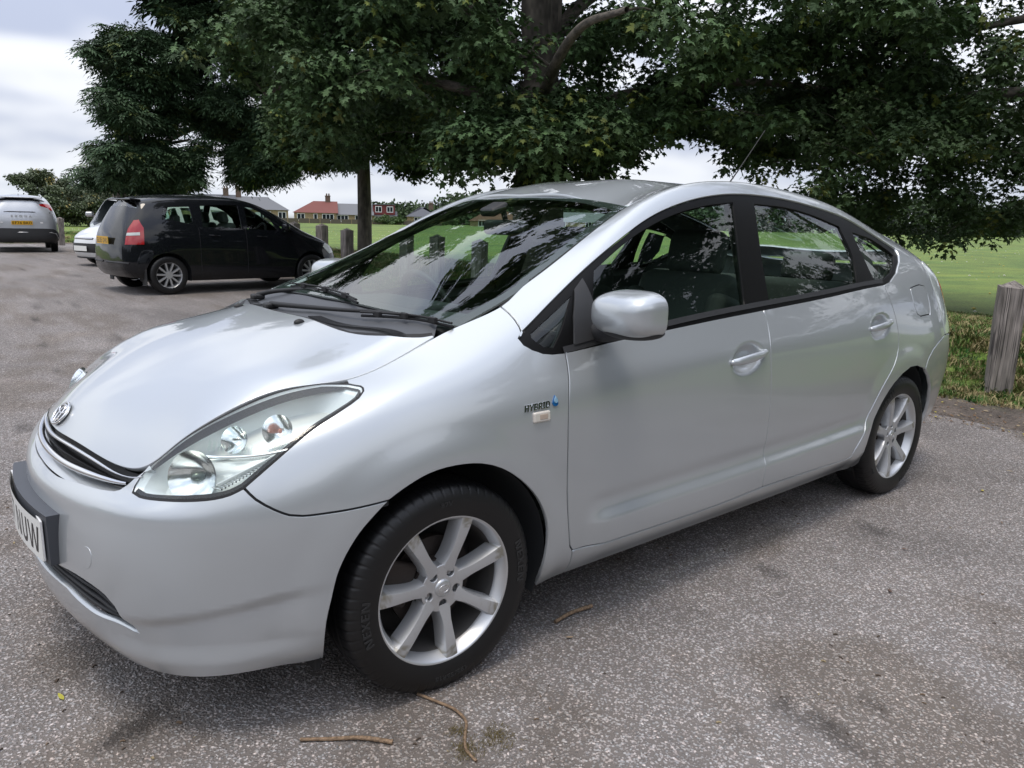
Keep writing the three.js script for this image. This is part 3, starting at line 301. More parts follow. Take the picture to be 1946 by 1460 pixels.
const wsHalf = loop(rev(wsBotHalf), wsSide, rev(wsTopHalf));
const wsOutline = loop(wsHalf, rev(mz(wsHalf)));
const screenGlass = phys({ color: lin(0.70, 0.84, 0.76), roughness: 0, transmission: 1, thickness: 0, ior: 1.75 });
cp('windscreen', panel(Ws, wsOutline, { ...flat, cu: 0.03, cv: 0.03, inset: 0.004, lip: 0, off: -0.004 }), screenGlass);
{ // black ceramic border just under the glass
  const inn = insetPoly(resample(wsOutline, 1, 1, 0.03), 1, 1, 0.035).map((p) => [p[0], p[1]]);
  cp('windscreen_seal', panel(Ws, wsOutline, { ...flat, cu: 0.04, cv: 0.04, inset: 0, lip: 0, off: -0.007, holes: [inn] }), black);
}
const roofPts = [...N(0.452, 0.87, 40).map(P7), ...N(0.46, 0.86, 20).map((u) => Wb.raw(u, 0.965)), [0.93, 1.405, 0], [0.945, 1.400, 0.28], [1.03, 1.437, 0], [1.28, 1.475, 0], [1.6, 1.490, 0], [2.0, 1.482, 0], [2.4, 1.440, 0], [2.8, 1.352, 0], [3.1, 1.258, 0], [3.42, 1.135, 0], [1.3, 1.470, 0.28], [2.0, 1.474, 0.28]];
const Rf = plateSpline(roofPts);
const rSide = (a, b, n) => N(a, b, n).map((u) => { const p = P7(u); return [p[0], p[2]]; });
const roofCut = 0.655, roofEndHalf = smooth([[2.30, 0], [2.285, 0.25], [2.255, 0.5], [P7(roofCut)[0], P7(roofCut)[2]]], 14);
const roofHalf = loop(wsTopHalf, rSide(0.4535, roofCut, 60), rev(roofEndHalf));
cp('roof', panel(Rf, loop(roofHalf, rev(mz(roofHalf))), { ...flat, cu: 0.03, cv: 0.025, inset: 0.003, lip: 0.014 }), paint);
const glassHalf = loop(smooth([[2.305, 0], [2.29, 0.25], [2.26, 0.5]], 10), rSide(roofCut + 0.004, 0.845, 40).map(([x, z]) => [x, z - 0.012]), smooth([[3.29, 0.46], [3.33, 0.25], [3.34, 0]], 8));
cp('tailgate_glass', panel(Rf, loop(glassHalf, rev(mz(glassHalf))), { ...flat, cu: 0.04, cv: 0.04, lip: 0, off: -0.004 }), pane);
const spHalf = loop(smooth([[3.342, 0], [3.332, 0.25], [3.293, 0.462]], 8), rSide(0.848, 0.999, 24));
cp('spoiler', panel(Rf, loop(spHalf, rev(mz(spHalf))), { ...flat, cu: 0.03, cv: 0.03, lip: 0.012 }), paint);

// --- shut lines are real gaps backed by dark strips that paint in the gap shade
const seams = [K.doorF, K.doorR, K.bsplit, [...K.dbotF, ...K.dbotR], K.gap, K.seam, K.rbSeam, K.fuel, [...K.hlBot, ...K.hlOut, ...K.hlTip], N(0.11, 0.300, 50).map((u) => [u, 0.982]), tailTop.map(([u, v]) => [u, v - 0.008])];
for (const s of seams) both('gap_shade_strip', ribbon(Wb, s, 0.030, -0.0055), rubber);
both('bonnet_shade_strip', ribbon(Hd, hoodRear, 0.03, -0.007, false, 1, 1), rubber); both('tailgate_shade_strip', ribbon(Rf, roofEndHalf, 0.03, -0.013, false, 1, 1), rubber);

// --- side glass, each pane in its black frame
const g4 = (a) => loop(...a);
const dlo = loop(K.dloFlow, K.beltF, K.beltR, K.dloRear, K.dloTop);
const gF = g4(K.glassF), gR = g4(K.glassR), gQ = g4(K.glassQ), gT = g4(K.glassT);
both('window_frame', panel(Wb, dlo, { holes: [gF, gR, gQ, gT], off: -0.007, inset: 0.001, lip: 0.02, cu: 0.006, cv: 0.014 }), gloss);
const fl = { lip: 0, inset: 0, off: -0.013, cu: 0.01, cv: 0.03 };
both('window_glass', panel(Wb, gF, fl), pane, doorsF); both('window_glass', panel(Wb, gR, fl), pane, doorsR);
both('quarter_glass', panel(Wb, gQ, fl), pane); both('corner_glass', panel(Wb, gT, fl), pane);
both('belt_moulding', ribbon(Wb, [...K.beltF, ...K.beltR].map(([u, v]) => [u, v + 0.010]), 0.020, -0.001), trim);

// --- grille, plate, emblem, lower intake
function sweep(S, path, hh, dd, off, n = 10) { // bar with an oval section laid along a path on a sheet
  const pos = [], idx = []; path.forEach((p, i) => { const [q, nn] = S.at(p[0], p[1], off), a = S.at(...path[Math.max(0, i - 1)])[0], b = S.at(...path[Math.min(path.length - 1, i + 1)])[0], t = new V3(b[0] - a[0], b[1] - a[1], b[2] - a[2]).normalize(), nv = new V3(...nn), up = new V3().crossVectors(nv, t).normalize(), w = p[2] ?? 1; for (let k = 0; k < n; k++) { const c = Math.cos(k / n * 2 * Math.PI), s = Math.sin(k / n * 2 * Math.PI); pos.push(q[0] + nv.x * dd * c * w + up.x * hh * s * w, q[1] + nv.y * dd * c * w + up.y * hh * s * w, q[2] + nv.z * dd * c * w + up.z * hh * s * w); } if (i) for (let k = 0; k < n; k++) { const A = (i - 1) * n + k, B = (i - 1) * n + (k + 1) % n; idx.push(A, A + n, B, B, A + n, B + n); } });
  const g = new THREE.BufferGeometry(); g.setAttribute('position', new THREE.Float32BufferAttribute(pos, 3)); g.setIndex(idx); g.computeVertexNormals(); return g;
}
const grilleOut = loop([[0, 0.64], ...K.grBot.map(([u, v]) => [u * 1.02, v - 0.03]).slice(1), [0.116, 1.0]], N(0.116, 0, 20).map((u) => [u, 1.0]));
const grille = cp('grille', panel(Wb, loop(grilleOut, rev(mir(grilleOut))), { off: -0.030, lip: 0, inset: 0, cu: 0.006, cv: 0.03 }), black);
const bar = (v, u1, hh, dd, off) => sweep(Wb, N(-u1, u1, 50).map((u) => [u, v(Math.abs(u)), 0.4 + 0.6 * sstep(1, 0.8, Math.abs(u) / u1)]), hh, dd, off);
cp('grille_bar', bar((u) => 0.965 - 0.05 * sstep(0.06, 0.11, u), 0.1075, 0.0052, 0.007, -0.002), chrome, grille);
cp('grille_bar', bar((u) => 0.800 + 0.045 * sstep(0.04, 0.10, u), 0.098, 0.0105, 0.010, 0.0), chrome, grille);
cp('grille_slat', bar((u) => 0.885 + 0.0 * u, 0.103, 0.0035, 0.012, -0.018), gloss, grille);
cp('grille_shelf', (() => { const pth = N(-0.100, 0.100, 50); const pos = [], idx = []; pth.forEach((u, i) => { const v = 0.652 + 0.04 * sstep(0.05, 0.1, Math.abs(u)); const a = Wb.at(u, v, -0.003)[0], b = Wb.at(u, v + 0.105, -0.022)[0]; pos.push(...a, ...b); if (i) { const k = i * 2; idx.push(k - 2, k, k - 1, k, k + 1, k - 1); } }); const g = new THREE.BufferGeometry(); g.setAttribute('position', new THREE.Float32BufferAttribute(pos, 3)); g.setIndex(idx); g.computeVertexNormals(); return g; })(), paint, grille);
{ // lower intake: dark box with slats
  const ext = loop(K.lgTop.map(([u, v]) => [u, v + 0.03]), K.lgBot.map(([u, v]) => [u, v - 0.03]));
  const it = cp('lower_intake', panel(Wb, loop(ext, rev(mir(ext))), { off: -0.035, lip: 0, inset: 0, cu: 0.008, cv: 0.03 }), black);
  for (const f of [0.25, 0.5, 0.75]) cp('intake_slat', sweep(Wb, N(-0.108, 0.108, 40).map((u) => { const a = Math.abs(u), top = 0.25 + 0.014 * sstep(0.03, 0.08, a) - 0.05 * sstep(0.09, 0.12, a), bot = 0.198 - 0.03 * sstep(0.05, 0.12, a); return [u, mix(bot, top, f)]; }), 0.005, 0.008, -0.016, 6), trim, it);
}
const font = await new FontLoader().loadAsync('fonts/droid/droid_sans_bold.typeface.json');
function text(str, size, depth, bevel = 0) { const g = new TextGeometry(str, { font, size, depth, curveSegments: 4, bevelEnabled: bevel > 0, bevelSize: bevel, bevelThickness: bevel, bevelSegments: 1 }); g.computeBoundingBox(); const b = g.boundingBox; return [g.translate(-(b.min.x + b.max.x) / 2, -(b.min.y + b.max.y) / 2, 0), b.max.x - b.min.x, b.max.y - b.min.y]; }
function numberPlate(str, w, h, bg, bend = 0) { // flat plate facing +z with raised-looking print
  const tex = canvasTex(1024, 220, (c, W, H) => { c.fillStyle = bg; c.fillRect(0, 0, W, H); c.fillStyle = '#0c0c0e'; c.font = 'bold 205px sans-serif'; c.textAlign = 'center'; c.textBaseline = 'middle'; c.save(); c.translate(W / 2, H / 2 + 8); const m = c.measureText(str).width; c.scale(W * 0.94 / m, 1); c.fillText(str, 0, 0); c.restore(); });
  const g = new THREE.PlaneGeometry(w, h, 24, 2); g.translate(0, 0, 0.0032); const b = new RoundedBoxGeometry(w, h, 0.006, 2, 0.0028);
  for (const q of [g, b]) { const p = q.attributes.position; for (let i = 0; i < p.count; i++) p.setZ(i, p.getZ(i) - bend * (p.getX(i) / (w / 2)) ** 2); q.computeVertexNormals(); }
  return [g, b, std({ map: tex, roughness: 0.35 })];
}
{
  const pg = new THREE.BoxGeometry(0.05, 0.135, 0.556, 1, 4, 24); const p = pg.attributes.position;
  for (let i = 0; i < p.count; i++) { const z = p.getZ(i), f = 0.026 * (z / 0.278) ** 2, back = p.getX(i) > 0; p.setX(i, (back ? -0.818 + 0.030 * (z / 0.278) ** 2 : -0.882 + f + 0.002) - (p.getY(i) < -0.03 && !back ? 0 : 0)); p.setY(i, p.getY(i) + 0.468); }
  pg.computeVertexNormals();
  const pl = cp('plate_holder', pg, std({ color: lin(0.05, 0.055, 0.065), roughness: 0.5 }));
  const [fg, bg, mt] = numberPlate('LC57 NUW', 0.52, 0.111, '#e9e9e4', 0.024);
  for (const g of [fg, bg]) g.rotateY(-Math.PI / 2).translate(-0.887, 0.464, 0);
  cp('number_plate', bg, std({ color: lin(0.75), roughness: 0.4 }), pl); cp('plate_print', fg, mt, pl);
}
function frameAt(S, u, v, off) { const [p, n] = S.at(u, v, off), e = 2e-3, b = S.at(u, v + e, off)[0]; const zA = new V3(...n), yA = new V3(b[0] - p[0], b[1] - p[1], b[2] - p[2]); yA.addScaledVector(zA, -yA.dot(zA)).normalize(); const xA = new V3().crossVectors(yA, zA); return new THREE.Matrix4().makeBasis(xA, yA, zA).setPosition(...p); }
{ // round emblem: three interlaced ellipses in a chrome oval
  const ell = (a, b, x, y, r, z = 0.004) => tube([...Array(24)].map((_, i) => { const t = i / 24 * 2 * Math.PI; return [x + a * Math.cos(t), y + b * Math.sin(t), z]; }), r, 40, 8, true);
  const g = join([ell(0.047, 0.034, 0, 0, 0.0042), ell(0.0145, 0.0275, 0, -0.002, 0.0030, 0.005), ell(0.036, 0.0125, 0, 0.0135, 0.0030, 0.005)]);
  const [p, n] = Hd.at(-0.752, 0, 0.001), zA = new V3(...n), xA = new V3(0, 0, -1), yA = new V3().crossVectors(zA, xA).normalize();
  const m = new THREE.Matrix4().makeBasis(xA.negate(), yA.negate().negate(), zA); m.makeBasis(new V3(0, 0, 1), new V3().crossVectors(zA, new V3(0, 0, 1)), zA).setPosition(...p);
  const em = cp('emblem', g.applyMatrix4(m), chrome);
  const back = new THREE.SphereGeometry(1, 24, 10).scale(0.046, 0.033, 0.004).applyMatrix4(m); cp('emblem_back', back, std({ color: lin(0.16, 0.165, 0.17), metalness: 0.7, roughness: 0.3 }), em);
}
{ // tow eye cover
  const c0 = [0.0879, 0.3418], ringP = [...Array(28)].map((_, i) => { const t = i / 28 * 2 * Math.PI, m = metric(Wb, c0); return [c0[0] + 0.027 * Math.cos(t) / m[0], c0[1] + 0.030 * Math.sin(t) / m[1]]; });
  cp('tow_cover', [panel(Wb, ringP, { off: 0.0012, lip: 0.003, cu: 0.002, cv: 0.01 })], paint, frontBumper);
}
// --- headlights
const reflector = std({ color: lin(0.92, 0.94, 0.93), metalness: 1, roughness: 0.12 }), housing = std({ color: lin(0.80, 0.83, 0.82), metalness: 0.45, roughness: 0.34 }), amber = phys({ color: lin(0.42, 0.14, 0.08), roughness: 0.15, clearcoat: 1 });
{
  const out = loop(K.hlBot, K.hlOut, K.hlTip, K.hlTop, K.hlIn);
  const cen = [0.165, 0.845], shrink = (f, o) => out.map(([u, v]) => Wb.at(mix(cen[0], u, f), mix(cen[1], v, f), o)[0]);
  const strip = (A, B) => { const pos = [], idx = [], n = A.length; for (let i = 0; i < n; i++) pos.push(...A[i], ...B[i]); for (let i = 0; i < n; i++) { const a = i * 2, b = ((i + 1) % n) * 2; idx.push(a, b, a + 1, b, b + 1, a + 1); } const g = new THREE.BufferGeometry(); g.setAttribute('position', new THREE.Float32BufferAttribute(pos, 3)); g.setIndex(idx); g.computeVertexNormals(); return g; };
  const rim = strip(shrink(0.995, -0.002), shrink(0.93, -0.016)), wall = strip(shrink(0.93, -0.016), shrink(0.80, -0.058));
  const back = panel(Wb, out.map(([u, v]) => [mix(cen[0], u, 0.82), mix(cen[1], v, 0.82)]), { off: -0.058, lip: 0, inset: 0 });
  const hl = both('headlight', [wall, rim, back], housing);
  both('headlight_lens', panel(Wb, out, { off: 0.001, lip: 0.0, inset: 0.004, cu: 0.004 }), lens, hl);
  both('headlight_gasket', ribbon(Wb, out, 0.0055, -0.001, true), rubber, hl);
  const bowl = (r, d, pos, dir, sy = 1) => { const g = new THREE.LatheGeometry([...Array(13)].map((_, i) => { const t = i / 12; return new THREE.Vector2(r * t, d * (t * t - 1)); }), 40); g.scale(1, 1, sy); const q = new THREE.Quaternion().setFromUnitVectors(new V3(0, 1, 0), new V3(...dir).normalize()); return g.applyQuaternion(q).translate(...pos); };
  const at = (u, v, o) => Wb.at(u, v, o)[0];
  const c1 = at(0.1475, 0.815, -0.010), c2 = at(0.196, 0.905, -0.012), dir = [-0.74, 0.22, 0.60];
  both('low_beam_bowl', bowl(0.064, 0.048, c1, dir, 1), reflector, hl);
  both('turn_signal_bowl', bowl(0.038, 0.036, c2, [-0.62, 0.40, 0.66], 1), reflector, hl);
  both('high_beam_bowl', bowl(0.034, 0.034, at(0.1725, 0.925, -0.012), [-0.68, 0.36, 0.62], 1), reflector, hl);
  const ball = (p, r, s = [1, 1, 1]) => new THREE.SphereGeometry(r, 16, 12).scale(...s).translate(...p);
  const sh = [c1[0] + 0.020, c1[1] - 0.006, c1[2] - 0.016]; both('bulb_shield', ball(sh, 0.013, [1.4, 1, 1]), std({ color: lin(0.10, 0.13, 0.11), metalness: 0.6, roughness: 0.25 }), hl);
  both('turn_bulb', ball([c2[0] + 0.012, c2[1] - 0.008, c2[2] - 0.012], 0.0045, [1.2, 1.5, 1]), amber, hl);
  // bright bar between upper and lower chambers, ribbed ledge above it, curtain of ribs at the outer side
  const barP = N(0, 1, 30).map((t) => [mix(0.1475, 0.2105, t), mix(0.930, 0.785, t) - 0.02 * Math.sin(Math.PI * t)]);
  both('chamber_bar', sweep(Wb, barP, 0.006, 0.014, -0.018, 8), reflector, hl);
  both('ribbed_ledge', [...Array(17)].map((_, i) => { const t = (i + 1) / 19, p = [mix(0.1525, 0.212, t), mix(0.945, 0.81, t) - 0.02 * Math.sin(Math.PI * t)]; return sweep(Wb, [[p[0], p[1] - 0.001], [p[0] + 0.0012, p[1] + 0.030]], 0.0024, 0.006, -0.022, 6); }), lens, hl);
  both('side_ribs', [...Array(22)].map((_, i) => { const t = i / 21, p = [mix(0.166, 0.2075, t), mix(0.688, 0.80, t)]; return sweep(Wb, [[p[0] - 0.001, p[1] + 0.004], [p[0] - 0.0065, p[1] + 0.028]], 0.0028, 0.006, -0.024, 6); }), reflector, hl);
  both('side_marker', sweep(Wb, N(0, 1, 20).map((t) => [mix(0.163, 0.213, t), mix(0.715, 0.845, t)]), 0.004, 0.012, -0.020, 8), housing, hl);
}
// --- mirrors, handles, badge, side repeater
{
  const sg = new THREE.SphereGeometry(1, 64, 48).rotateX(Math.PI / 2), p = sg.attributes.position, se = (x, e) => Math.sign(x) * Math.abs(x) ** e;
  for (let i = 0; i < p.count; i++) { let x = p.getX(i), y = p.getY(i), z = p.getZ(i); // x depth (front -), y height, z lateral
    const k = Math.pow(Math.abs(x) ** 2.8 + Math.abs(y) ** 3.2 + Math.abs(z) ** 3.6, -1 / 3.2); x *= k; y *= k; z *= k;
    if (x > 0) x = Math.min(x, 0.30); if (y > 0) y *= 1 - 0.16 * Math.max(0, -z) * Math.max(0, -z) - 0.10 * Math.max(0, -x); else y *= 0.92;
    p.setXYZ(i, x * 0.096, y * 0.070, z * 0.118); }
  sg.computeVertexNormals(); sg.rotateY(-0.10).translate(0.585, 1.040, 0.940);
  const mm = both('door_mirror', sg, paint);
  const under = new THREE.SphereGeometry(1, 32, 16); under.scale(0.082, 0.026, 0.108).rotateY(-0.10).translate(0.592, 0.990, 0.938);
  both('mirror_base', [under, taperTube([[0.60, 0.968, 0.775], [0.60, 0.972, 0.84], [0.595, 0.985, 0.90]], 0.034, 0.026, 10, 10)], trim, mm);
  const mg = new THREE.CircleGeometry(1, 40).scale(0.104, 0.058, 1).rotateY(Math.PI / 2 - 0.10).translate(0.6165, 1.038, 0.943); both('mirror_glass', mg, chrome, mm);
  // black sail plate in the window corner
  const sail = loop([[K.dloFlow.length ? 0.3735 : 0, 0.7370]], [[0.3905, 0.7390], [0.3962, 0.752], [0.3938, 0.84], [0.3920, 0.893], [0.3845, 0.885], [0.378, 0.82]]);
  both('mirror_sail', panel(Wb, sail, { off: 0.003, lip: 0.008, cu: 0.004 }), trim, doorsF);
}
for (const [i, [hx, hy]] of handles.entries()) {
  const pts = [...Array(13)].map((_, k) => { const t = k / 12, x = hx - 0.100 + 0.206 * t, y = hy + 0.004 + (x - hx) * 0.10, [u, v] = Wb.find(x, y, [i ? 0.67 : 0.5, 0.59]); return [u, v, 0.62 + 0.5 * Math.sin(Math.PI * Math.min(1, t * 1.05))]; });
  const zS = (t) => 0; const pos = pts.map((q, k) => { const t = k / 12, [p, n] = Wb.at(q[0], q[1]), base = Wb.raw(q[0], q[1]); const o = 0.004 + 0.017 * Math.sin(Math.PI * t) ** 0.6; return [base[0] + n[0] * 0, base[1], base[2] + o]; });
  const c = new THREE.CatmullRomCurve3(pos.map((p) => new V3(...p))), g = new THREE.TubeGeometry(c, 36, 1, 12), pp = g.attributes.position, q = new V3();
  for (let a = 0; a <= 36; a++) { c.getPointAt(a / 36, q); const t = a / 36, hh = 0.0165 * (0.55 + 0.45 * Math.sin(Math.PI * Math.min(1, 0.12 + t * 0.9))), dd = 0.010; for (let b = 0; b <= 12; b++) { const k = a * 13 + b, dx = pp.getX(k) - q.x, dy = pp.getY(k) - q.y, dz = pp.getZ(k) - q.z; pp.setXYZ(k, q.x + dx * 0.012, q.y + dy * hh, q.z + dz * dd); } }
  g.computeVertexNormals();
  const cap = (p) => new THREE.SphereGeometry(1, 14, 10).scale(0.012, 0.0105, 0.010).translate(...p);
  both('door_handle', [g, cap(pos[0]), cap(last(pos))], paint, i ? doorsR : doorsF);
}
{
  const pcs = [], [t] = text('HYBRID', 0.0195, 0.0028, 0.0004); t.scale(1.0, 1, 1); const place = (g, x, y) => { const [u, v] = Wb.find(x, y, [0.34, 0.58]); return g.applyMatrix4(frameAt(Wb, u, v, 0.0006)); };
  // letters lean forwards and follow the wing
  const tp = t.attributes.position; for (let i = 0; i < tp.count; i++) tp.setX(i, tp.getX(i) * 0.98 + tp.getY(i) * 0.22);
  const bd = both('badge', place(t, 0.298, 0.783), chrome);
  const drop = (c, m, x, s) => { const sh = new THREE.Shape(); sh.moveTo(0, 0.017 * s); sh.bezierCurveTo(0.004 * s, 0.008 * s, 0.011 * s, 0.002 * s, 0.010 * s, -0.006 * s); sh.bezierCurveTo(0.009 * s, -0.016 * s, -0.009 * s, -0.016 * s, -0.010 * s, -0.006 * s); sh.bezierCurveTo(-0.011 * s, 0.002 * s, -0.004 * s, 0.008 * s, 0, 0.017 * s); return new THREE.ExtrudeGeometry(sh, { depth: 0.002, bevelEnabled: true, bevelSize: 0.001, bevelThickness: 0.001, bevelSegments: 2, curveSegments: 8 }); };
  both('badge_drop', place(drop(0, 0, 0, 1), 0.367, 0.789), phys({ color: lin(0.01, 0.11, 0.30), roughness: 0.15, clearcoat: 1 }), bd);
  both('badge_drop', place(drop(0, 0, 0, 0.62).translate(0.002, 0.004, 0.0022), 0.367, 0.789), phys({ color: lin(0.25, 0.42, 0.55), roughness: 0.15, clearcoat: 1 }), bd);
  const rp = rbox(0.064, 0.032, 0.014, 0.0066); const rg = place(rp, 0.312, 0.752), ri = place(rbox(0.032, 0.017, 0.006, 0.003, 0.004, 0, 0.005), 0.312, 0.752);
  const rr = both('side_repeater', rg, phys({ color: lin(0.62, 0.58, 0.52), roughness: 0.18, clearcoat: 1 })); both('repeater_bulb', ri, phys({ color: lin(0.46, 0.37, 0.30), roughness: 0.3 }), rr);
}
// --- cowl, wipers, washer jets, aerial
{
  const top = hoodRear;
  const Cw = plateSpline([...top.map(([x, z]) => [x, Hd.h(x, z) - 0.008, z]), [0.165, 0.985, 0.672], [0.118, 1.000, 0.60], [0.085, 1.012, 0.45], [0.066, 1.018, 0.25], [0.058, 1.020, 0], [0.0, 0.992, 0.3], [0.03, 0.988, 0.52], [-0.02, 0.996, 0]]);
  const half = loop(rev(smooth(top.map(([x, z]) => [x + 0.004, z]))), rev(smooth([[0.07, 0.0], [0.078, 0.25], [0.097, 0.45], [0.122, 0.565], [0.128, 0.60]])), [[0.088, 0.622]]);
  const cowl = cp('cowl', panel(Cw, loop(half, rev(mz(half))), { ...flat, lip: 0, inset: 0, cu: 0.03, cv: 0.03 }), std({ color: lin(0.075, 0.08, 0.088), roughness: 0.55 }));
  const sl = []; for (let i = 0; i < 64; i++) { const z = 0.20 + i * 0.0062; const xe = mix(-0.098, -0.015, sstep(0.2, 0.62, z)) + 0.012; for (const s of [1, -1]) { if (s < 0 && i > 50) continue; const x = xe + 0.02; sl.push(box(0.040, 0.004, 0.0030, x, Cw.h(x, z * s) + 0.0025, z * s, -0.35 * s)); } }
  cp('cowl_grille', sl, trim, cowl, { kind: 'stuff' });
  const y = (x, z) => Ws.h(x, z);
  const arm1 = [[-0.085, 1.006, -0.10], [-0.042, 1.013, 0.12], [0.0, 1.019, 0.30], [0.042, 1.024, 0.43], [0.092, 1.022, 0.56]];
  const blade1 = [[0.012, 1.008, 0.36], [0.055, 1.013, 0.475], [0.095, 1.012, 0.57], [0.138, 1.000, 0.665]];
  const arm2 = [[-0.005, 1.006, -0.42], [0.03, 1.020, -0.375], [0.072, 1.030, -0.31], [0.098, 1.038, -0.24], [0.095, 1.046, -0.10]];
  const blade2 = [[0.105, 1.040, -0.36], [0.098, 1.047, -0.12], [0.080, 1.043, 0.10], [0.048, 1.036, 0.27]];
  for (const [a, b] of [[arm1, blade1], [arm2, blade2]]) {
    const w = cp('wiper', [taperTube(a, 0.0095, 0.0042, 30, 8), rbox(0.045, 0.02, 0.045, 0.008, a[0][0], a[0][1] - 0.006, a[0][2])], black);
    cp('wiper_blade', [tube(b, 0.0042, 30, 6), tube(b.map(([x, yy, z]) => [x - 0.004, yy + 0.011, z]), 0.0034, 30, 6), ...[0.2, 0.5, 0.8].map((t) => { const c = new THREE.CatmullRomCurve3(b.map((p) => new V3(...p))).getPointAt(t); return rbox(0.014, 0.018, 0.035, 0.003, c.x - 0.003, c.y + 0.007, c.z); })], rubber, w);
  }
  for (const s of [1, -1]) { const x = -0.140, z = 0.25 * s; cp('washer_jet', [new THREE.SphereGeometry(1, 14, 8, 0, 2 * Math.PI, 0, Math.PI / 2).scale(0.018, 0.013, 0.011).translate(x, Hd.h(x, z) - 0.001, z)], black, hoodMesh); }
  cp('aerial', [taperTube([[2.265, 1.452, 0], [2.42, 1.60, 0], [2.615, 1.80, 0]], 0.0042, 0.0022, 10, 6), new THREE.CylinderGeometry(0.008, 0.022, 0.03, 12).translate(2.262, 1.462, 0)], black);
}

// --- wheels
function lathe(pts, seg, mod) { // [radius, z] profile turned about z; mod(angle, i, r, z) may return another radius
  const pos = [], idx = [], uv = [], n = pts.length; for (let s = 0; s <= seg; s++) { const a = s / seg * 2 * Math.PI; pts.forEach(([r, z], i) => { const q = mod ? mod(a, i, r, z, s) : r; pos.push(q * Math.cos(a), q * Math.sin(a), z); uv.push(s / seg, i / (n - 1)); }); }
  for (let s = 0; s < seg; s++) for (let i = 0; i < n - 1; i++) { const a = s * n + i, b = a + n; idx.push(a, b, a + 1, b, b + 1, a + 1); }
  const g = new THREE.BufferGeometry(); g.setAttribute('position', new THREE.Float32BufferAttribute(pos, 3)); g.setAttribute('uv', new THREE.Float32BufferAttribute(uv, 2)); g.setIndex(idx); g.computeVertexNormals();
  const nr = g.attributes.normal; for (let i = 0; i < n; i++) { const a = i, b = seg * n + i, x = nr.getX(a) + nr.getX(b), y = nr.getY(a) + nr.getY(b), z = nr.getZ(a) + nr.getZ(b), l = Math.hypot(x, y, z) || 1; nr.setXYZ(a, x / l, y / l, z / l); nr.setXYZ(b, x / l, y / l, z / l); }
  return g;
}
const tyreMat = std({ color: lin(0.0045, 0.0045, 0.005), roughness: 0.48 });
function tyreGeo(R, w, rb, sink, sipes = 62) {
  const h = w / 2, k = 0.305, sc = R / k, P = [[rb, -h * 0.86], [rb + 0.012 * sc, -h * 0.95], [rb + 0.045 * sc, -h], [R - 0.03 * sc, -h * 0.96], [R - 0.012 * sc, -h * 0.86], [R - 0.004 * sc, -h * 0.70]];
  const gro = [-0.42, -0.13, 0.13, 0.42], tread = []; for (const g of gro) { const c = g * w; tread.push([R - 0.001, c - 0.006], [R - 0.009, c - 0.0045], [R - 0.009, c + 0.0045], [R - 0.001, c + 0.006]); }
  const left = P.map((p) => p), right = P.map(([r, z]) => [r, -z]).reverse(), mid = tread.filter(([, z]) => Math.abs(z) < h * 0.66), pts = [...left, ...mid, ...right.slice(0, 5), [rb + 0.056 * sc, h * 1.002], [rb + 0.050 * sc, h * 0.992], ...right.slice(5 - 2 + 1)];
  const q = []; for (const p of [...left, ...mid, ...right]) q.push(p);
  const seg = sipes * 8, shoulder = new Set(); q.forEach(([r], i) => { if (r > R - 0.02 * sc && r < R - 0.0005 * 0) shoulder.add(i); });
  const g = lathe(q, seg, (a, i, r, z, s) => (s % 8 === 0 && Math.abs(z) > h * 0.5 && Math.abs(z) < h * 0.93 && r > R - 0.02 * sc ? r - 0.0045 : r));
  const p = g.attributes.position; for (let i = 0; i < p.count; i++) { const y = p.getY(i); if (y < -sink) { p.setY(i, -sink); p.setZ(i, p.getZ(i) * 1.02); } }
  return g;
}
const alloyDirt = std({ color: lin(1), metalness: 0.62, roughness: 0.4, vertexColors: true });
function spokeGeo(n, r0, r1, wf, zf, depth, seed) { // n spokes lofted from hub to lip; worn patches near the outer ends
  const all = []; const rows = 30; for (let k = 0; k < n; k++) { const a0 = Math.PI / 2 + 0.24 + k / n * 2 * Math.PI, pos = [], col = [], idx = []; for (let i = 0; i <= rows; i++) { const t = i / rows, r = mix(r0, r1, t), w = wf(t), z = zf(t), sec = [[-0.5, -depth], [-0.49, -0.014], [-0.36, -0.0005], [-0.18, 0.0004], [0, 0.0006], [0.18, 0.0004], [0.36, -0.0005], [0.49, -0.014], [0.5, -depth]]; sec.forEach(([s, d], j) => { const x = r, y = s * w, X = x * Math.cos(a0) - y * Math.sin(a0), Y = x * Math.sin(a0) + y * Math.cos(a0); pos.push(X, Y, z + d); const e = sstep(0.55, 1.0, t) * 0.62 + (j > 2 && j < 6 ? 0.1 : 0) + 0.1 * sstep(0.6, 1, fbm(X * 8, Y * 8, seed)), m = sstep(0.60, 0.82, fbm(X * 160 + seed, Y * 160, z * 160, 3) * 0.75 + e * 0.55) * (seed ? 1 : 0); col.push(mix(0.58, 0.34, m), mix(0.59, 0.325, m), mix(0.60, 0.275, m)); }); if (i) for (let j = 0; j < 8; j++) { const A = (i - 1) * 9 + j, B = i * 9 + j; idx.push(A, B, A + 1, B, B + 1, A + 1); } }
    const g = new THREE.BufferGeometry(); g.setAttribute('position', new THREE.Float32BufferAttribute(pos, 3)); g.setAttribute('color', new THREE.Float32BufferAttribute(col, 3)); g.setIndex(idx); const f = g.toNonIndexed(); f.computeVertexNormals(); all.push(smoothAcross(f, 0.90)); }
  return all;
}
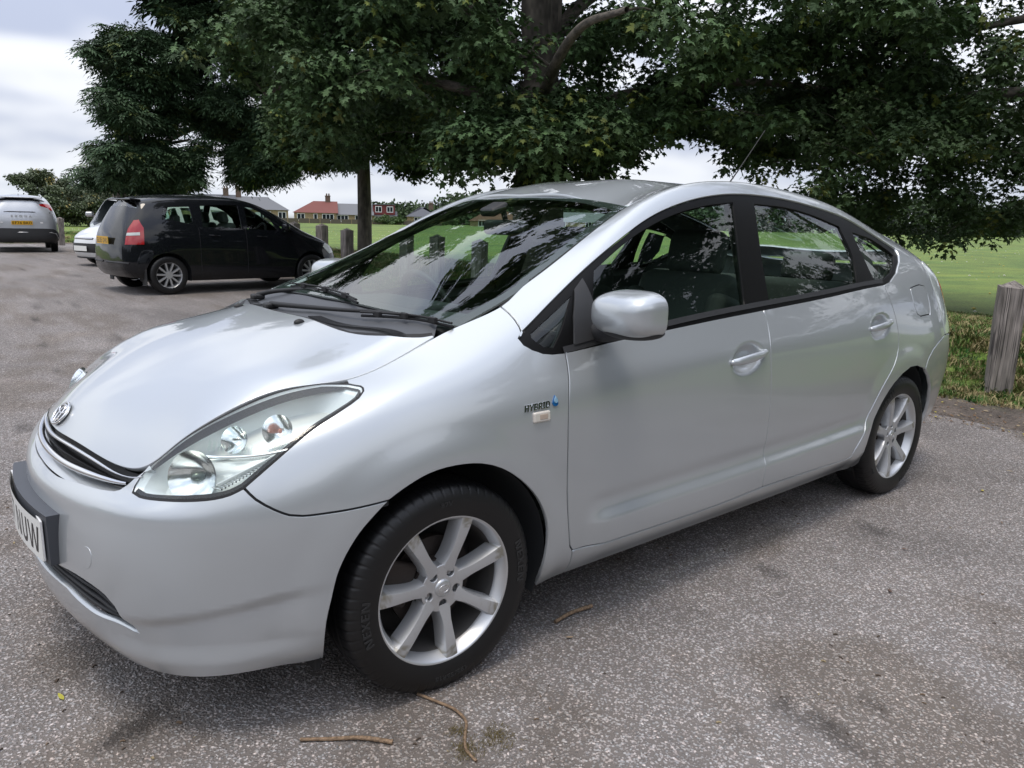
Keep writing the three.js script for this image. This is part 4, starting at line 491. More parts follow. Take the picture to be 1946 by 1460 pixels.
function smoothAcross(g, minDot) { const p = g.attributes.position, n = g.attributes.normal, map = new Map(), src = n.array.slice(); for (let i = 0; i < p.count; i++) { const k = Math.round(p.getX(i) * 2e4) + '_' + Math.round(p.getY(i) * 2e4) + '_' + Math.round(p.getZ(i) * 2e4); if (!map.has(k)) map.set(k, []); map.get(k).push(i); } for (const l of map.values()) for (const i of l) { let x = 0, y = 0, z = 0; for (const j of l) { const d = src[i * 3] * src[j * 3] + src[i * 3 + 1] * src[j * 3 + 1] + src[i * 3 + 2] * src[j * 3 + 2]; if (d > minDot) { x += src[j * 3]; y += src[j * 3 + 1]; z += src[j * 3 + 2]; } } const q = Math.hypot(x, y, z) || 1; n.setXYZ(i, x / q, y / q, z / q); } return g; }
const rust = std({ color: lin(0.05, 0.04, 0.035), metalness: 0.5, roughness: 0.6 });
const hexNut = () => { const g = new THREE.CylinderGeometry(0.0095, 0.0105, 0.02, 6); g.rotateX(Math.PI / 2); return g; };
const tyreA = tyreGeo(0.305, 0.195, 0.207, 0.2985);
const letters = (() => { const out = []; for (const [str, a0, size] of [['NEXEN', 3.22, 0.024], ['NEXEN', 0.10, 0.024], ['195/55R16', 4.75, 0.013], ['87V', 1.6, 0.013]]) { const [g] = text(str, size, 0.0012); g.scale(1.25, 1, 1); const p = g.attributes.position; for (let i = 0; i < p.count; i++) { const rr = 0.256 + p.getY(i), a = a0 - p.getX(i) / 0.256; p.setXYZ(i, rr * Math.cos(a), rr * Math.sin(a), 0.0968 + p.getZ(i) * 1.5); } g.computeVertexNormals(); out.push(g); } return join(out); })();
const barrelA = lathe([[0.185, -0.085], [0.186, -0.02], [0.187, 0.030], [0.1915, 0.052]], 72), barrelM = std({ color: lin(0.10, 0.095, 0.09), metalness: 0.4, roughness: 0.6 });
const rimA = lathe([[0.1915, 0.052], [0.194, 0.060], [0.2010, 0.0735], [0.2045, 0.0800], [0.2085, 0.0868], [0.2125, 0.0892], [0.2160, 0.0885], [0.2175, 0.085], [0.2165, 0.080], [0.208, 0.078]], 96);
const hubA = (() => { // domed hub with five sunk nut pockets
  const sh = new THREE.Shape(); sh.absarc(0, 0, 0.0665, 0, 2 * Math.PI); for (let k = 0; k < 5; k++) { const a = Math.PI / 2 + 0.35 + k / 5 * 2 * Math.PI, h = new THREE.Path(); h.absarc(0.0475 * Math.cos(a), 0.0475 * Math.sin(a), 0.0150, 0, 2 * Math.PI, true); sh.holes.push(h); }
  const g = new THREE.ExtrudeGeometry(sh, { depth: 0.030, bevelEnabled: true, bevelSize: 0.003, bevelThickness: 0.003, bevelSegments: 3, curveSegments: 20 }); g.translate(0, 0, 0.034); return g; })();
const nutsA = [...Array(5)].map((_, k) => { const a = Math.PI / 2 + 0.35 + k / 5 * 2 * Math.PI; return hexNut().translate(0.0475 * Math.cos(a), 0.0475 * Math.sin(a), 0.047); }), nutM = std({ color: lin(0.3), metalness: 0.9, roughness: 0.35 });
const capA = lathe([[0.0001, 0.0745], [0.012, 0.0742], [0.021, 0.0725], [0.0255, 0.0695], [0.027, 0.064], [0.030, 0.0625]], 40);
const capMark = (() => { const el = (a, b, y, r) => tube([...Array(20)].map((_, i) => { const t = i / 20 * 2 * Math.PI; return [a * Math.cos(t), y + b * Math.sin(t), 0.0735]; }), r, 32, 6, true); return join([el(0.016, 0.011, 0, 0.0014), el(0.005, 0.009, 0, 0.001), el(0.012, 0.0042, 0.0045, 0.001)]); })();
const discA = join([new THREE.CylinderGeometry(0.132, 0.132, 0.022, 48).rotateX(Math.PI / 2).translate(0, 0, -0.005), new THREE.CylinderGeometry(0.075, 0.08, 0.05, 32).rotateX(Math.PI / 2).translate(0, 0, 0.008)]);
const calA = rbox(0.10, 0.13, 0.07, 0.015, 0.125, 0.02, 0.0);
const drumA = new THREE.CylinderGeometry(0.184, 0.184, 0.02, 48).rotateX(Math.PI / 2).translate(0, 0, -0.075);
function alloyWheel(x, z, side, steer, seed) {
  const w = new THREE.Group(); w.name = 'wheel'; w.position.set(x - 1.35, 0.2985, z); w.rotation.y = side > 0 ? steer : Math.PI + steer; car.add(w);
  const spin = [0, 0.31, 1.0, 0.6][seed % 4]; const grp = (name, g, m, x) => part(name, g, m, w, x);
  grp('tyre', tyreA, tyreMat); grp('tyre_lettering', letters.clone().rotateZ(seed > 1 ? 2.1 : 0), std({ color: lin(0.022), roughness: 0.7 }), { kind: 'stuff' });
  const rot = (g) => g.clone().rotateZ(spin);
  grp('rim', rot(rimA), alloy); grp('rim_barrel', barrelA, barrelM); grp('rim_hub', rot(hubA), alloy);
  for (const s of spokeGeo(7, 0.050, 0.2105, (t) => mix(0.052, 0.038, sstep(0, 0.32, t)) + 0.012 * sstep(0.35, 1, t), (t) => 0.066 + 0.016 * Math.sin(t * Math.PI * 0.55) + 0.004 * t, 0.05, seed)) grp('spoke', s.rotateZ(spin), alloyDirt);
  for (const n of nutsA) grp('wheel_nut', rot(n), nutM); grp('centre_cap', rot(capA), alloy); grp('cap_mark', capMark.clone(), chrome);
  grp('brake_disc', discA.clone(), rust); grp('brake_caliper', calA.clone().rotateZ(x > 1 ? 0.3 : Math.PI - 0.4), rust); grp('wheel_back', drumA.clone(), black);
}
alloyWheel(0, 0.752, 1, -0.012, 1); alloyWheel(2.7, 0.742, 1, 0, 2); alloyWheel(0, -0.752, -1, -0.012, 3); alloyWheel(2.7, -0.742, -1, 0, 4);
// --- wheel housings, floor
{
  const hs = (cx, zi, r, zo) => { const pos = [], idx = [], n = 30, zs = [zo, zi]; for (let i = 0; i <= n; i++) { const a = -0.35 + i / n * (Math.PI + 0.7); for (const z of zs) { const x = cx + r * Math.cos(a), y = 0.3 + r * Math.sin(a); let zz = z; if (z === zo) { const f = Wb.find(x, Math.max(y, 0.24), Wb.find(x, 0.45, [cx > 1 ? 0.72 : 0.27, 0.3])); zz = Math.min(z, Wb.raw(f[0], f[1])[2] - 0.020); } pos.push(x, y, zz); } pos.push(cx, 0.3, zi); } for (let i = 0; i < n; i++) { const a = i * 3, b = a + 3; idx.push(a, b, a + 1, b, b + 1, a + 1, a + 1, b + 1, a + 2); } const g = new THREE.BufferGeometry(); g.setAttribute('position', new THREE.Float32BufferAttribute(pos, 3)); g.setIndex(idx); g.computeVertexNormals(); return g; };
  both('wheel_arch_liner', hs(0, 0.56, 0.366, 0.838), dark); both('wheel_arch_liner', hs(2.7, 0.56, 0.366, 0.815), dark);
  const arcStrip = (line) => { const pos = [], idx = []; line.forEach((p, i) => { const [q, n] = Wb.at(p[0], p[1], -0.001), [q2] = Wb.at(p[0], p[1], -0.022); pos.push(...q, ...q2); if (i) { const k = i * 2; idx.push(k - 2, k, k - 1, k, k + 1, k - 1); } }); const g = new THREE.BufferGeometry(); g.setAttribute('position', new THREE.Float32BufferAttribute(pos, 3)); g.setIndex(idx); g.computeVertexNormals(); return g; };
  cp('underbody', [box(1.9, 0.05, 1.44, 1.35, 0.205, 0), box(0.92, 0.04, 1.06, -0.22, 0.215, 0), box(1.1, 0.04, 1.05, 2.85, 0.24, 0), box(0.05, 0.36, 1.45, 0.385, 0.36, 0)], dark);
  both('mud_deflector', rbox(0.02, 0.05, 0.16, 0.006, -0.345, 0.165, 0.67), rubber);
}
// --- cabin
{
  const inTrim = std({ color: lin(0.030, 0.034, 0.033), roughness: 0.9 }), pale = std({ color: lin(0.16, 0.17, 0.16), roughness: 0.9 });
  const rect = (u0, u1, v0, v1) => loop(line([u0, v0], [u1, v0], 20), line([u1, v0], [u1, v1], 6), line([u1, v1], [u0, v1], 20), line([u0, v1], [u0, v0], 6));
  const w = { lip: 0, inset: 0, cu: 0.012, cv: 0.03 };
  both('door_trim', panel(Wb, rect(0.375, 0.70, 0.06, 0.715), { ...w, off: -0.055 }), inTrim);
  both('pillar_trim', [panel(Wb, loop(rev(K.dloTop).map(([u, v]) => [u, v + 0.004]), line([0.82, 0.93], [0.82, 0.985], 2), N(0.82, 0.345, 60).map((u) => [u, 0.985])), { ...w, off: -0.028 }), panel(Wb, loop([[0.517, 0.70], [0.541, 0.70], [0.549, 0.90], [0.532, 0.90]]), { ...w, off: -0.045 }), panel(Wb, loop([[0.70, 0.71], [0.765, 0.71], [0.765, 0.80], [0.722, 0.86], [0.706, 0.86], [0.712, 0.79]]), { ...w, off: -0.045, holes: [gQ.map(([u, v]) => [mix(0.734, u, 0.95), mix(0.78, v, 0.95)])] })], inTrim);
  const linerHalf = loop([[0.99, 0], [1.0, 0.25], [1.03, 0.5]], N(0.46, 0.655, 20).map((u) => { const p = P7(u); return [p[0], p[2]]; }), [[2.24, 0.45], [2.27, 0.2], [2.28, 0]]);
  cp('headliner', panel(Rf, loop(linerHalf, rev(mz(linerHalf))), { ...flat, cu: 0.06, cv: 0.06, lip: 0, off: -0.03 }), inTrim);
  const dsh = new THREE.Shape([[0.13, 0.98], [0.30, 0.985], [0.46, 0.965], [0.62, 0.925], [0.74, 0.88], [0.76, 0.80], [0.72, 0.66], [0.70, 0.35], [0.42, 0.3], [0.30, 0.7]].map(([x, y]) => new THREE.Vector2(x, y)));
  const dg = new THREE.ExtrudeGeometry(dsh, { depth: 1.20, bevelEnabled: true, bevelSize: 0.015, bevelThickness: 0.02, bevelSegments: 3 }).translate(0, 0, -0.60);
  const dashb = cp('dashboard', dg, inTrim); cp('instrument_pod', rbox(0.22, 0.05, 0.5, 0.02, 0.36, 0.985, 0.0), dark, dashb);
  const swg = new THREE.TorusGeometry(0.178, 0.0155, 12, 40), sp = rbox(0.10, 0.10, 0.05, 0.02, 0, -0.01, -0.01), s1 = rbox(0.33, 0.035, 0.02, 0.008, 0, -0.005, 0), s2 = rbox(0.04, 0.16, 0.02, 0.008, 0, -0.09, 0);
  const M = new THREE.Matrix4().makeRotationY(Math.PI / 2).premultiply(new THREE.Matrix4().makeRotationZ(0.45)).setPosition(0.745, 0.915, -0.37);
  cp('steering_wheel', join([swg, sp, s1, s2]).applyMatrix4(M), black);
  cp('steering_column', taperTube([[0.70, 0.88, -0.37], [0.55, 0.80, -0.37]], 0.05, 0.07, 6, 10), dark);
  const seat = (x, z, wd) => {
    const s = cp('front_seat', [rbox(0.52, 0.15, wd, 0.06, x, 0.50, z, 0, 0.08), rbox(0.14, 0.62, wd * 0.98, 0.06, x + 0.335, 0.80, z, 0, -0.24), rbox(0.16, 0.5, 0.09, 0.04, x + 0.29, 0.78, z + wd * 0.44, 0, -0.24), rbox(0.16, 0.5, 0.09, 0.04, x + 0.29, 0.78, z - wd * 0.44, 0, -0.24)], cloth);
    cp('headrest', [rbox(0.11, 0.19, 0.27, 0.045, x + 0.435, 1.185, z, 0, -0.2)], cloth, s); cp('headrest_post', [-1, 1].map((k) => new THREE.CylinderGeometry(0.006, 0.006, 0.12, 8).rotateZ(-0.24).translate(x + 0.412, 1.085, z + k * 0.07)), chrome, s);
  };
  seat(1.20, 0.36, 0.50); seat(1.20, -0.36, 0.50);
  const rb = cp('rear_seat', [rbox(0.50, 0.16, 1.28, 0.06, 2.12, 0.50, 0, 0, 0.1), rbox(0.14, 0.55, 1.26, 0.06, 2.44, 0.78, 0, 0, -0.3)], cloth);
  for (const z of [-0.36, 0.36]) { cp('headrest', rbox(0.09, 0.15, 0.27, 0.04, 2.545, 1.105, z, 0, -0.15), cloth, rb); cp('headrest_post', [-1, 1].map((k) => new THREE.CylinderGeometry(0.006, 0.006, 0.10, 8).rotateZ(-0.2).translate(2.535, 1.02, z + k * 0.06)), chrome, rb); }
  cp('parcel_shelf', box(0.62, 0.02, 1.2, 2.90, 0.965, 0), dark); cp('boot_trim', [box(0.02, 0.55, 1.25, 3.36, 0.72, 0), box(0.03, 0.03, 1.12, 3.29, 1.085, 0)], dark);
  cp('cabin_floor', [box(2.0, 0.03, 1.4, 1.4, 0.33, 0), rbox(0.8, 0.34, 0.22, 0.04, 1.15, 0.47, 0)], dark);
  const rv = cp('interior_mirror', rbox(0.04, 0.06, 0.23, 0.018, 0.86, 1.275, 0.0, 0.12), black); cp('mirror_stalk', [taperTube([[0.84, 1.36, 0], [0.86, 1.30, 0]], 0.014, 0.01, 5, 8), rbox(0.09, 0.035, 0.09, 0.015, 0.80, 1.345, 0, 0, 0.4)], black, rv);
}

// ---------------------------------------------------------------- ground
const groundY = (x, z) => 0.12 * sstep(-3, -14, z);
function noiseTex(size, f, srgb = true) { const d = new Uint8Array(size * size * 4); for (let j = 0; j < size; j++) for (let i = 0; i < size; i++) { const c = f(i, j), k = (i + j * size) * 4; d[k] = clamp(c[0]) * 255; d[k + 1] = clamp(c[1]) * 255; d[k + 2] = clamp(c[2]) * 255; d[k + 3] = 255; } const t = new THREE.DataTexture(d, size, size); if (srgb) t.colorSpace = THREE.SRGBColorSpace; t.wrapS = t.wrapT = THREE.RepeatWrapping; t.magFilter = THREE.LinearFilter; t.minFilter = THREE.LinearMipmapLinearFilter; t.generateMipmaps = true; t.needsUpdate = true; return t; }
// worn surface dressing: pale chips of several sizes pressed into dark binder (tile 3.2 m)
const SZ = 2048, TILE = 3.2, chips = new Float32Array(SZ * SZ).fill(-1), chipH = new Float32Array(SZ * SZ);
{
  const R = mulberry(11);
  for (let k = 0; k < 330000; k++) {
    const cx = R() * SZ, cy = R() * SZ, r = 0.9 + 2.1 * R() ** 2.2, el = 0.74 + 0.26 * R(), a = R() * Math.PI, tone = R(), c = Math.cos(a), s = Math.sin(a), n = Math.ceil(r);
    for (let y = -n; y <= n; y++) for (let x = -n; x <= n; x++) { const u = (x * c + y * s) / r, v = (-x * s + y * c) / (r * el), d = u * u + v * v; if (d > 1) continue; const q = ((Math.floor(cx + x) + SZ) % SZ) + ((Math.floor(cy + y) + SZ) % SZ) * SZ, h = 0.55 + 0.45 * (1 - d) * (0.6 + 0.4 * R()); if (h > chipH[q]) { chipH[q] = h; chips[q] = tone; } }
  }
}
const per = (i, f) => { const a = i / SZ * 2 * Math.PI; return [Math.cos(a) * f, Math.sin(a) * f]; };
const dressTex = noiseTex(SZ, (i, j) => { const t = chips[i + j * SZ], h = chipH[i + j * SZ]; if (t < 0) return [0.43, 0.41, 0.395]; const b = t < 0.20 ? 0.44 + 0.3 * t : t < 0.93 ? 0.53 + 0.24 * (t - 0.20) : 0.74 + 0.10 * (t - 0.93) / 0.07; const w = (t * 37) % 1; return [b * (0.99 + 0.06 * (w - 0.4)), b * 0.97, b * (0.955 + 0.03 * (0.6 - w))]; });
const dressBump = noiseTex(SZ, (i, j) => { const h = chipH[i + j * SZ]; return [h, h, h]; }, false);
const fineGrid = (a, b, ranges) => { const o = [a]; let x = a; while (x < b - 1e-6) { let st = 1e9; for (const [p, q, s, g] of ranges) { const d = x < p ? p - x : x > q ? x - q : 0; st = Math.min(st, s + d * (g ?? 0.12)); } x = Math.min(b, x + st); o.push(x); } return o; };
function sheet(xs, zs, hf, cf) { const pos = [], uv = [], col = [], idx = [], nx = xs.length; for (const z of zs) for (const x of xs) { pos.push(x, hf(x, z), z); uv.push(x / TILE, -z / TILE); if (cf) col.push(...cf(x, z)); } for (let j = 0; j < zs.length - 1; j++) for (let i = 0; i < nx - 1; i++) { const a = j * nx + i; idx.push(a, a + nx, a + 1, a + 1, a + nx, a + nx + 1); } const g = new THREE.BufferGeometry(); g.setAttribute('position', new THREE.Float32BufferAttribute(pos, 3)); g.setAttribute('uv', new THREE.Float32BufferAttribute(uv, 2)); if (cf) g.setAttribute('color', new THREE.Float32BufferAttribute(col, 3)); g.setIndex(idx); g.computeVertexNormals(); return g; }
// patches of binder worn bare, damp dirt and washed-out grit
function wear(x, z) {
  const big = fbm(x * 0.55 + 3, z * 0.55, 1.7, 4), mid = fbm(x * 1.9, z * 1.9 + 8, 4.2, 4), sm = fbm(x * 6, z * 6, 9.1, 3);
  let b = 1.06 + 0.75 * (big - 0.5) + 0.70 * (mid - 0.5) + 0.30 * (sm - 0.5);
  const dirt = sstep(0.54, 0.64, mid * 0.55 + sm * 0.2 + big * 0.25 + 0.035), pale = sstep(0.60, 0.72, fbm(x * 2.4 + 40, z * 2.4, 6.6, 4));
  const spot = sstep(0.70, 0.76, fbm(x * 4.1 + 9, z * 4.1, 3.3, 3));
  b *= 1 - 0.36 * dirt - 0.42 * spot; b += 0.22 * pale;
  return [b * (1.0 + 0.03 * dirt), b * (0.982 - 0.015 * dirt), b * (0.978 - 0.075 * dirt)];
}
structure('car_park', sheet(fineGrid(-120, 60, [[-2.2, 4.5, 0.045, 0.05]]), fineGrid(-36, 150, [[-1.8, 2.6, 0.045, 0.05]]), groundY, wear), std({ map: dressTex, bumpMap: dressBump, bumpScale: 0.0035, roughness: 0.93, vertexColors: true }));
const edgeDist = (x, z) => { const dx = x - 4.75 - 0.35 * (fbm(x * 0.9, z * 0.9, 3, 3) - 0.5) * 2, dz = -31.0 - z; return dx > 0 && dz > 0 ? Math.hypot(dx, dz) : Math.max(dx, dz); };
const bankY = (x, z) => { const d = edgeDist(x, z), n = fbm(x * 1.3, z * 1.3, 7, 3) - 0.5; const rise = 0.34 * sstep(0.9, 2.1, d) - 0.22 * sstep(2.5, 6.5, d); return groundY(x, z) + (d < 0 ? Math.max(-0.3, d * 0.25) - 0.004 : 0.02 * sstep(0, 0.35, d) + rise + n * 0.07 * sstep(0.3, 1.2, d) * sstep(9, 4, d)) - 0.0 * x; };
const grassTex = noiseTex(1024, (i, j) => { const [a, b] = per(i * 2, 9), [c, d] = per(j * 2, 9); const n = noise3(a * 3 + 20, b * 3, c * 3) * 0.5 + hash3(i >> 1, j >> 1, 3) * 0.5, f = hash3(i, j, 5); const v = 0.66 + 0.42 * (n - 0.5) + 0.34 * (f - 0.5); return [v, v, v]; });
function grassCol(x, z) {
  const d = edgeDist(x, z), n = fbm(x * 2.2, z * 2.2, 5, 4), m = fbm(x * 0.12, z * 0.12, 8, 4), s = fbm(x * 7, z * 7, 2, 3);
  const dirt = sstep(1.15, 0.55, d + (n - 0.5) * 1.3), straw = sstep(0.52, 0.66, s * 0.6 + n * 0.4) * sstep(5, 2.2, d);
  const far = sstep(3, 9, d), stripe = 0.5 + 0.5 * Math.sin((x * 0.35 + z * 0.94) * 0.9 + 3 * m);
  let g = [0.30, 0.46, 0.065];
  const k2 = fbm(x * 0.5 + z * 0.2, z * 1.6 - x * 0.5, 4, 4), k3 = fbm(x * 1.7, z * 1.7, 11, 3); const v = 0.86 + 0.35 * (m - 0.5) + 0.06 * stripe * far + 0.35 * (n - 0.5) * (1 - 0.6 * far) + far * (0.65 * (k2 - 0.5) + 0.55 * (k3 - 0.5)); g = [g[0] * (1 + 0.55 * (k2 - 0.45)), g[1], g[2]];
  g = g.map((c) => c * v); const st = [0.42, 0.35, 0.20], di = [0.30, 0.245, 0.205];
  g = g.map((c, k) => mix(c, st[k], straw * 0.8)); const dv = 0.75 + 0.9 * (s - 0.5) + 0.4 * (n - 0.3); return g.map((c, k) => mix(c, di[k] * dv, dirt));
}
{
  const xs = fineGrid(-400, 700, [[4.2, 9.5, 0.075, 0.035]]), zs = fineGrid(-600, 160, [[-4.5, 3.5, 0.075, 0.045], [-33, -4, 0.35, 0.045]]);
  structure('playing_field', sheet(xs, zs, bankY, grassCol), std({ map: grassTex, roughness: 0.95, vertexColors: true }));
}
// grass on the bank: tufts of bent blades
{
  const blade = (R) => { const h = 0.022 + 0.045 * R(), w = 0.0035 + 0.003 * R(), a = R() * 6.283, l = 0.012 + 0.04 * R(), ox = (R() - 0.5) * 0.09, oz = (R() - 0.5) * 0.09, c = Math.cos(a), s = Math.sin(a), pos = []; const P = (t, side) => { const b = l * t * t, ww = w * (1 - t) * side; return [ox + c * b - s * ww, h * t * (1 - 0.25 * t), oz + s * b + c * ww]; }; for (const [t0, t1] of [[0, 0.5], [0.5, 1]]) { const A = P(t0, -1), B = P(t0, 1), C = P(t1, 1), D = P(t1, -1); pos.push(...A, ...B, ...C); if (t1 < 1) pos.push(...A, ...C, ...D); } const g = new THREE.BufferGeometry(); g.setAttribute('position', new THREE.Float32BufferAttribute(pos, 3)); g.computeVertexNormals(); return g; };
  const R = mulberry(5), tuft = mergeGeometries([...Array(16)].map(() => blade(R)));
  const spots = []; const put = (x0, x1, z0, z1, n, sc) => { for (let i = 0; i < n; i++) { const x = mix(x0, x1, R()), z = mix(z0, z1, R()), d = edgeDist(x, z), k = fbm(x * 2.2, z * 2.2, 5, 3); if (d < 0.45 + 0.9 * (k - 0.3) + R() * 0.4) continue; spots.push([x, z, sc * (0.55 + 0.8 * R()) * (0.6 + 0.9 * k)]); } };
  put(5, 10.5, -3.2, 2.2, 15000, 1.0); put(5, 9.5, -14, -3.2, 7000, 1.3); put(2, 12, -38, -31, 5000, 1.6); put(4.9, 9, -31, -14, 5000, 1.7);
  const im = new THREE.InstancedMesh(tuft, std({ color: lin(1), roughness: 0.85 }), spots.length), M = new THREE.Matrix4(), q = new THREE.Quaternion(), c = new THREE.Color();
  spots.forEach(([x, z, s], i) => { q.setFromAxisAngle(new V3(0, 1, 0), R() * 6.283); M.compose(new V3(x, bankY(x, z) - 0.006, z), q, new V3(s * 1.2, s, s * 1.2)); im.setMatrixAt(i, M); const dry = R(); if (dry > 0.62) c.setRGB(0.34, 0.28, 0.14); else c.setRGB(mix(0.050, 0.12, R()), mix(0.10, 0.18, R()), 0.028); im.setColorAt(i, c); });
  im.name = 'bank_grass'; im.userData = { kind: 'stuff', label: 'rough grass growing on the low bank behind the posts', category: 'grass' }; im.castShadow = im.receiveShadow = true; scene.add(im);
}
// bits of bark, seed and leaf trodden into the surface
{
  const R = mulberry(63), g = new THREE.BoxGeometry(1, 0.35, 0.3, 2, 1, 1), p = g.attributes.position; for (let i = 0; i < p.count; i++) p.setY(i, p.getY(i) + 0.25 * (1 - Math.abs(p.getX(i)) * 2)); g.computeVertexNormals();
  const n = 1500, im = new THREE.InstancedMesh(g, std({ color: lin(1), roughness: 0.95 }), n), M = new THREE.Matrix4(), q = new THREE.Quaternion(), e = new THREE.Euler(), c = new THREE.Color();
  for (let i = 0; i < n; i++) { let x, z; do { x = mix(-2, 5.2, R()); z = mix(-2.5, 2.4, R()); } while (fbm(x * 1.9, z * 1.9 + 8, 4.2, 3) < 0.44 + 0.12 * R()); const s = 0.004 + 0.012 * R() ** 3; q.setFromEuler(e.set((R() - 0.5) * 0.3, R() * 6.28, (R() - 0.5) * 0.3)); M.compose(new V3(x, 0.0018, z), q, new V3(s, s * 0.6, s * (0.5 + R()))); im.setMatrixAt(i, M); const k = R(); k < 0.5 ? c.setRGB(0.07, 0.05, 0.035) : k < 0.85 ? c.setRGB(0.16, 0.11, 0.07) : c.setRGB(0.30, 0.24, 0.14); im.setColorAt(i, c); }
  im.name = 'trodden_debris'; im.userData = { kind: 'stuff', label: 'small dark bits of bark and seed trodden into the car park surface', category: 'debris' }; im.castShadow = im.receiveShadow = true; scene.add(im);
}
{ // daisies and seed heads dotted over the mown grass
  const R = mulberry(91), n = 1600, g = new THREE.OctahedronGeometry(1, 0), im = new THREE.InstancedMesh(g, std({ color: lin(1), roughness: 0.8 }), n), M = new THREE.Matrix4(), q = new THREE.Quaternion(), c = new THREE.Color();
  for (let i = 0; i < n; i++) { const x = 8.5 + 60 * R() ** 1.5, z = mix(-60, 6, R()), s = 0.018 + 0.022 * R(); M.compose(new V3(x, bankY(x, z) + 0.02, z), q, new V3(s, s * 0.5, s)); im.setMatrixAt(i, M); R() < 0.6 ? c.setRGB(0.6, 0.6, 0.5) : c.setRGB(0.5, 0.42, 0.1); im.setColorAt(i, c); }
  im.name = 'field_flowers'; im.userData = { kind: 'stuff', label: 'tiny pale flowers dotted over the mown field', category: 'flowers' }; im.castShadow = im.receiveShadow = true; scene.add(im);
}
// loose grit and leaf litter
{
  const R = mulberry(21), g = new THREE.IcosahedronGeometry(1, 0), p = g.attributes.position; for (let i = 0; i < p.count; i++) { const k = 0.75 + 0.5 * hash3(Math.round(p.getX(i) * 50), Math.round(p.getY(i) * 50), Math.round(p.getZ(i) * 50)); p.setXYZ(i, p.getX(i) * k, p.getY(i) * k * 0.7, p.getZ(i) * k); } g.computeVertexNormals();
  const n = 12000, im = new THREE.InstancedMesh(g, std({ color: lin(1), roughness: 0.9 }), n), M = new THREE.Matrix4(), q = new THREE.Quaternion(), e = new THREE.Euler(), c = new THREE.Color();
  for (let i = 0; i < n; i++) { const x = mix(-2.0, 5.5, R()), z = mix(-2.2, 2.4, R()), s = 0.0016 + 0.0030 * R() ** 2; q.setFromEuler(e.set(R() * 6, R() * 6, R() * 6)); M.compose(new V3(x, 0.0012 + s * 0.3, z), q, new V3(s, s, s)); im.setMatrixAt(i, M); const v = 0.16 + 0.28 * R(); c.setRGB(v * 1.02, v * 0.97, v * 0.93); im.setColorAt(i, c); }
  im.name = 'loose_grit'; im.userData = { kind: 'stuff', label: 'loose stone chips scattered over the car park surface', category: 'grit' }; im.receiveShadow = im.castShadow = true; scene.add(im);
  const lf = new THREE.BufferGeometry(); { const pts = [[0, 0, -1], [0.42, 0.10, -0.4], [0.36, 0.16, 0.3], [0, 0.05, 1], [-0.36, 0.14, 0.3], [-0.42, 0.06, -0.4]], pos = []; for (let i = 1; i < 5; i++) pos.push(...pts[0], ...pts[i], ...pts[i + 1]); lf.setAttribute('position', new THREE.Float32BufferAttribute(pos, 3)); lf.computeVertexNormals(); }
  const m2 = 4200, il = new THREE.InstancedMesh(lf, std({ color: lin(1), roughness: 0.7 }), m2);
  for (let i = 0; i < m2; i++) { const edge = R() < 0.97, x = edge ? mix(4.55, 7.2, R() ** 1.6) : mix(2.6, 5, R()), z = mix(-4, 2.4, R()), s = 0.006 + 0.014 * R() ** 2; q.setFromEuler(e.set(R() * 0.5, R() * 6.28, R() * 0.5)); M.compose(new V3(x, Math.max(groundY(x, z), bankY(x, z)) + 0.006, z), q, new V3(s, s, s)); il.setMatrixAt(i, M); const k = R(); k < 0.05 ? c.setRGB(0.45, 0.38, 0.06) : k < 0.7 ? c.setRGB(0.17, 0.10, 0.05) : c.setRGB(0.30, 0.24, 0.15); il.setColorAt(i, c); }
  il.name = 'leaf_litter'; il.userData = { kind: 'stuff', label: 'brown and yellow fallen leaves along the verge', category: 'leaves' }; il.castShadow = il.receiveShadow = true; scene.add(il);
}

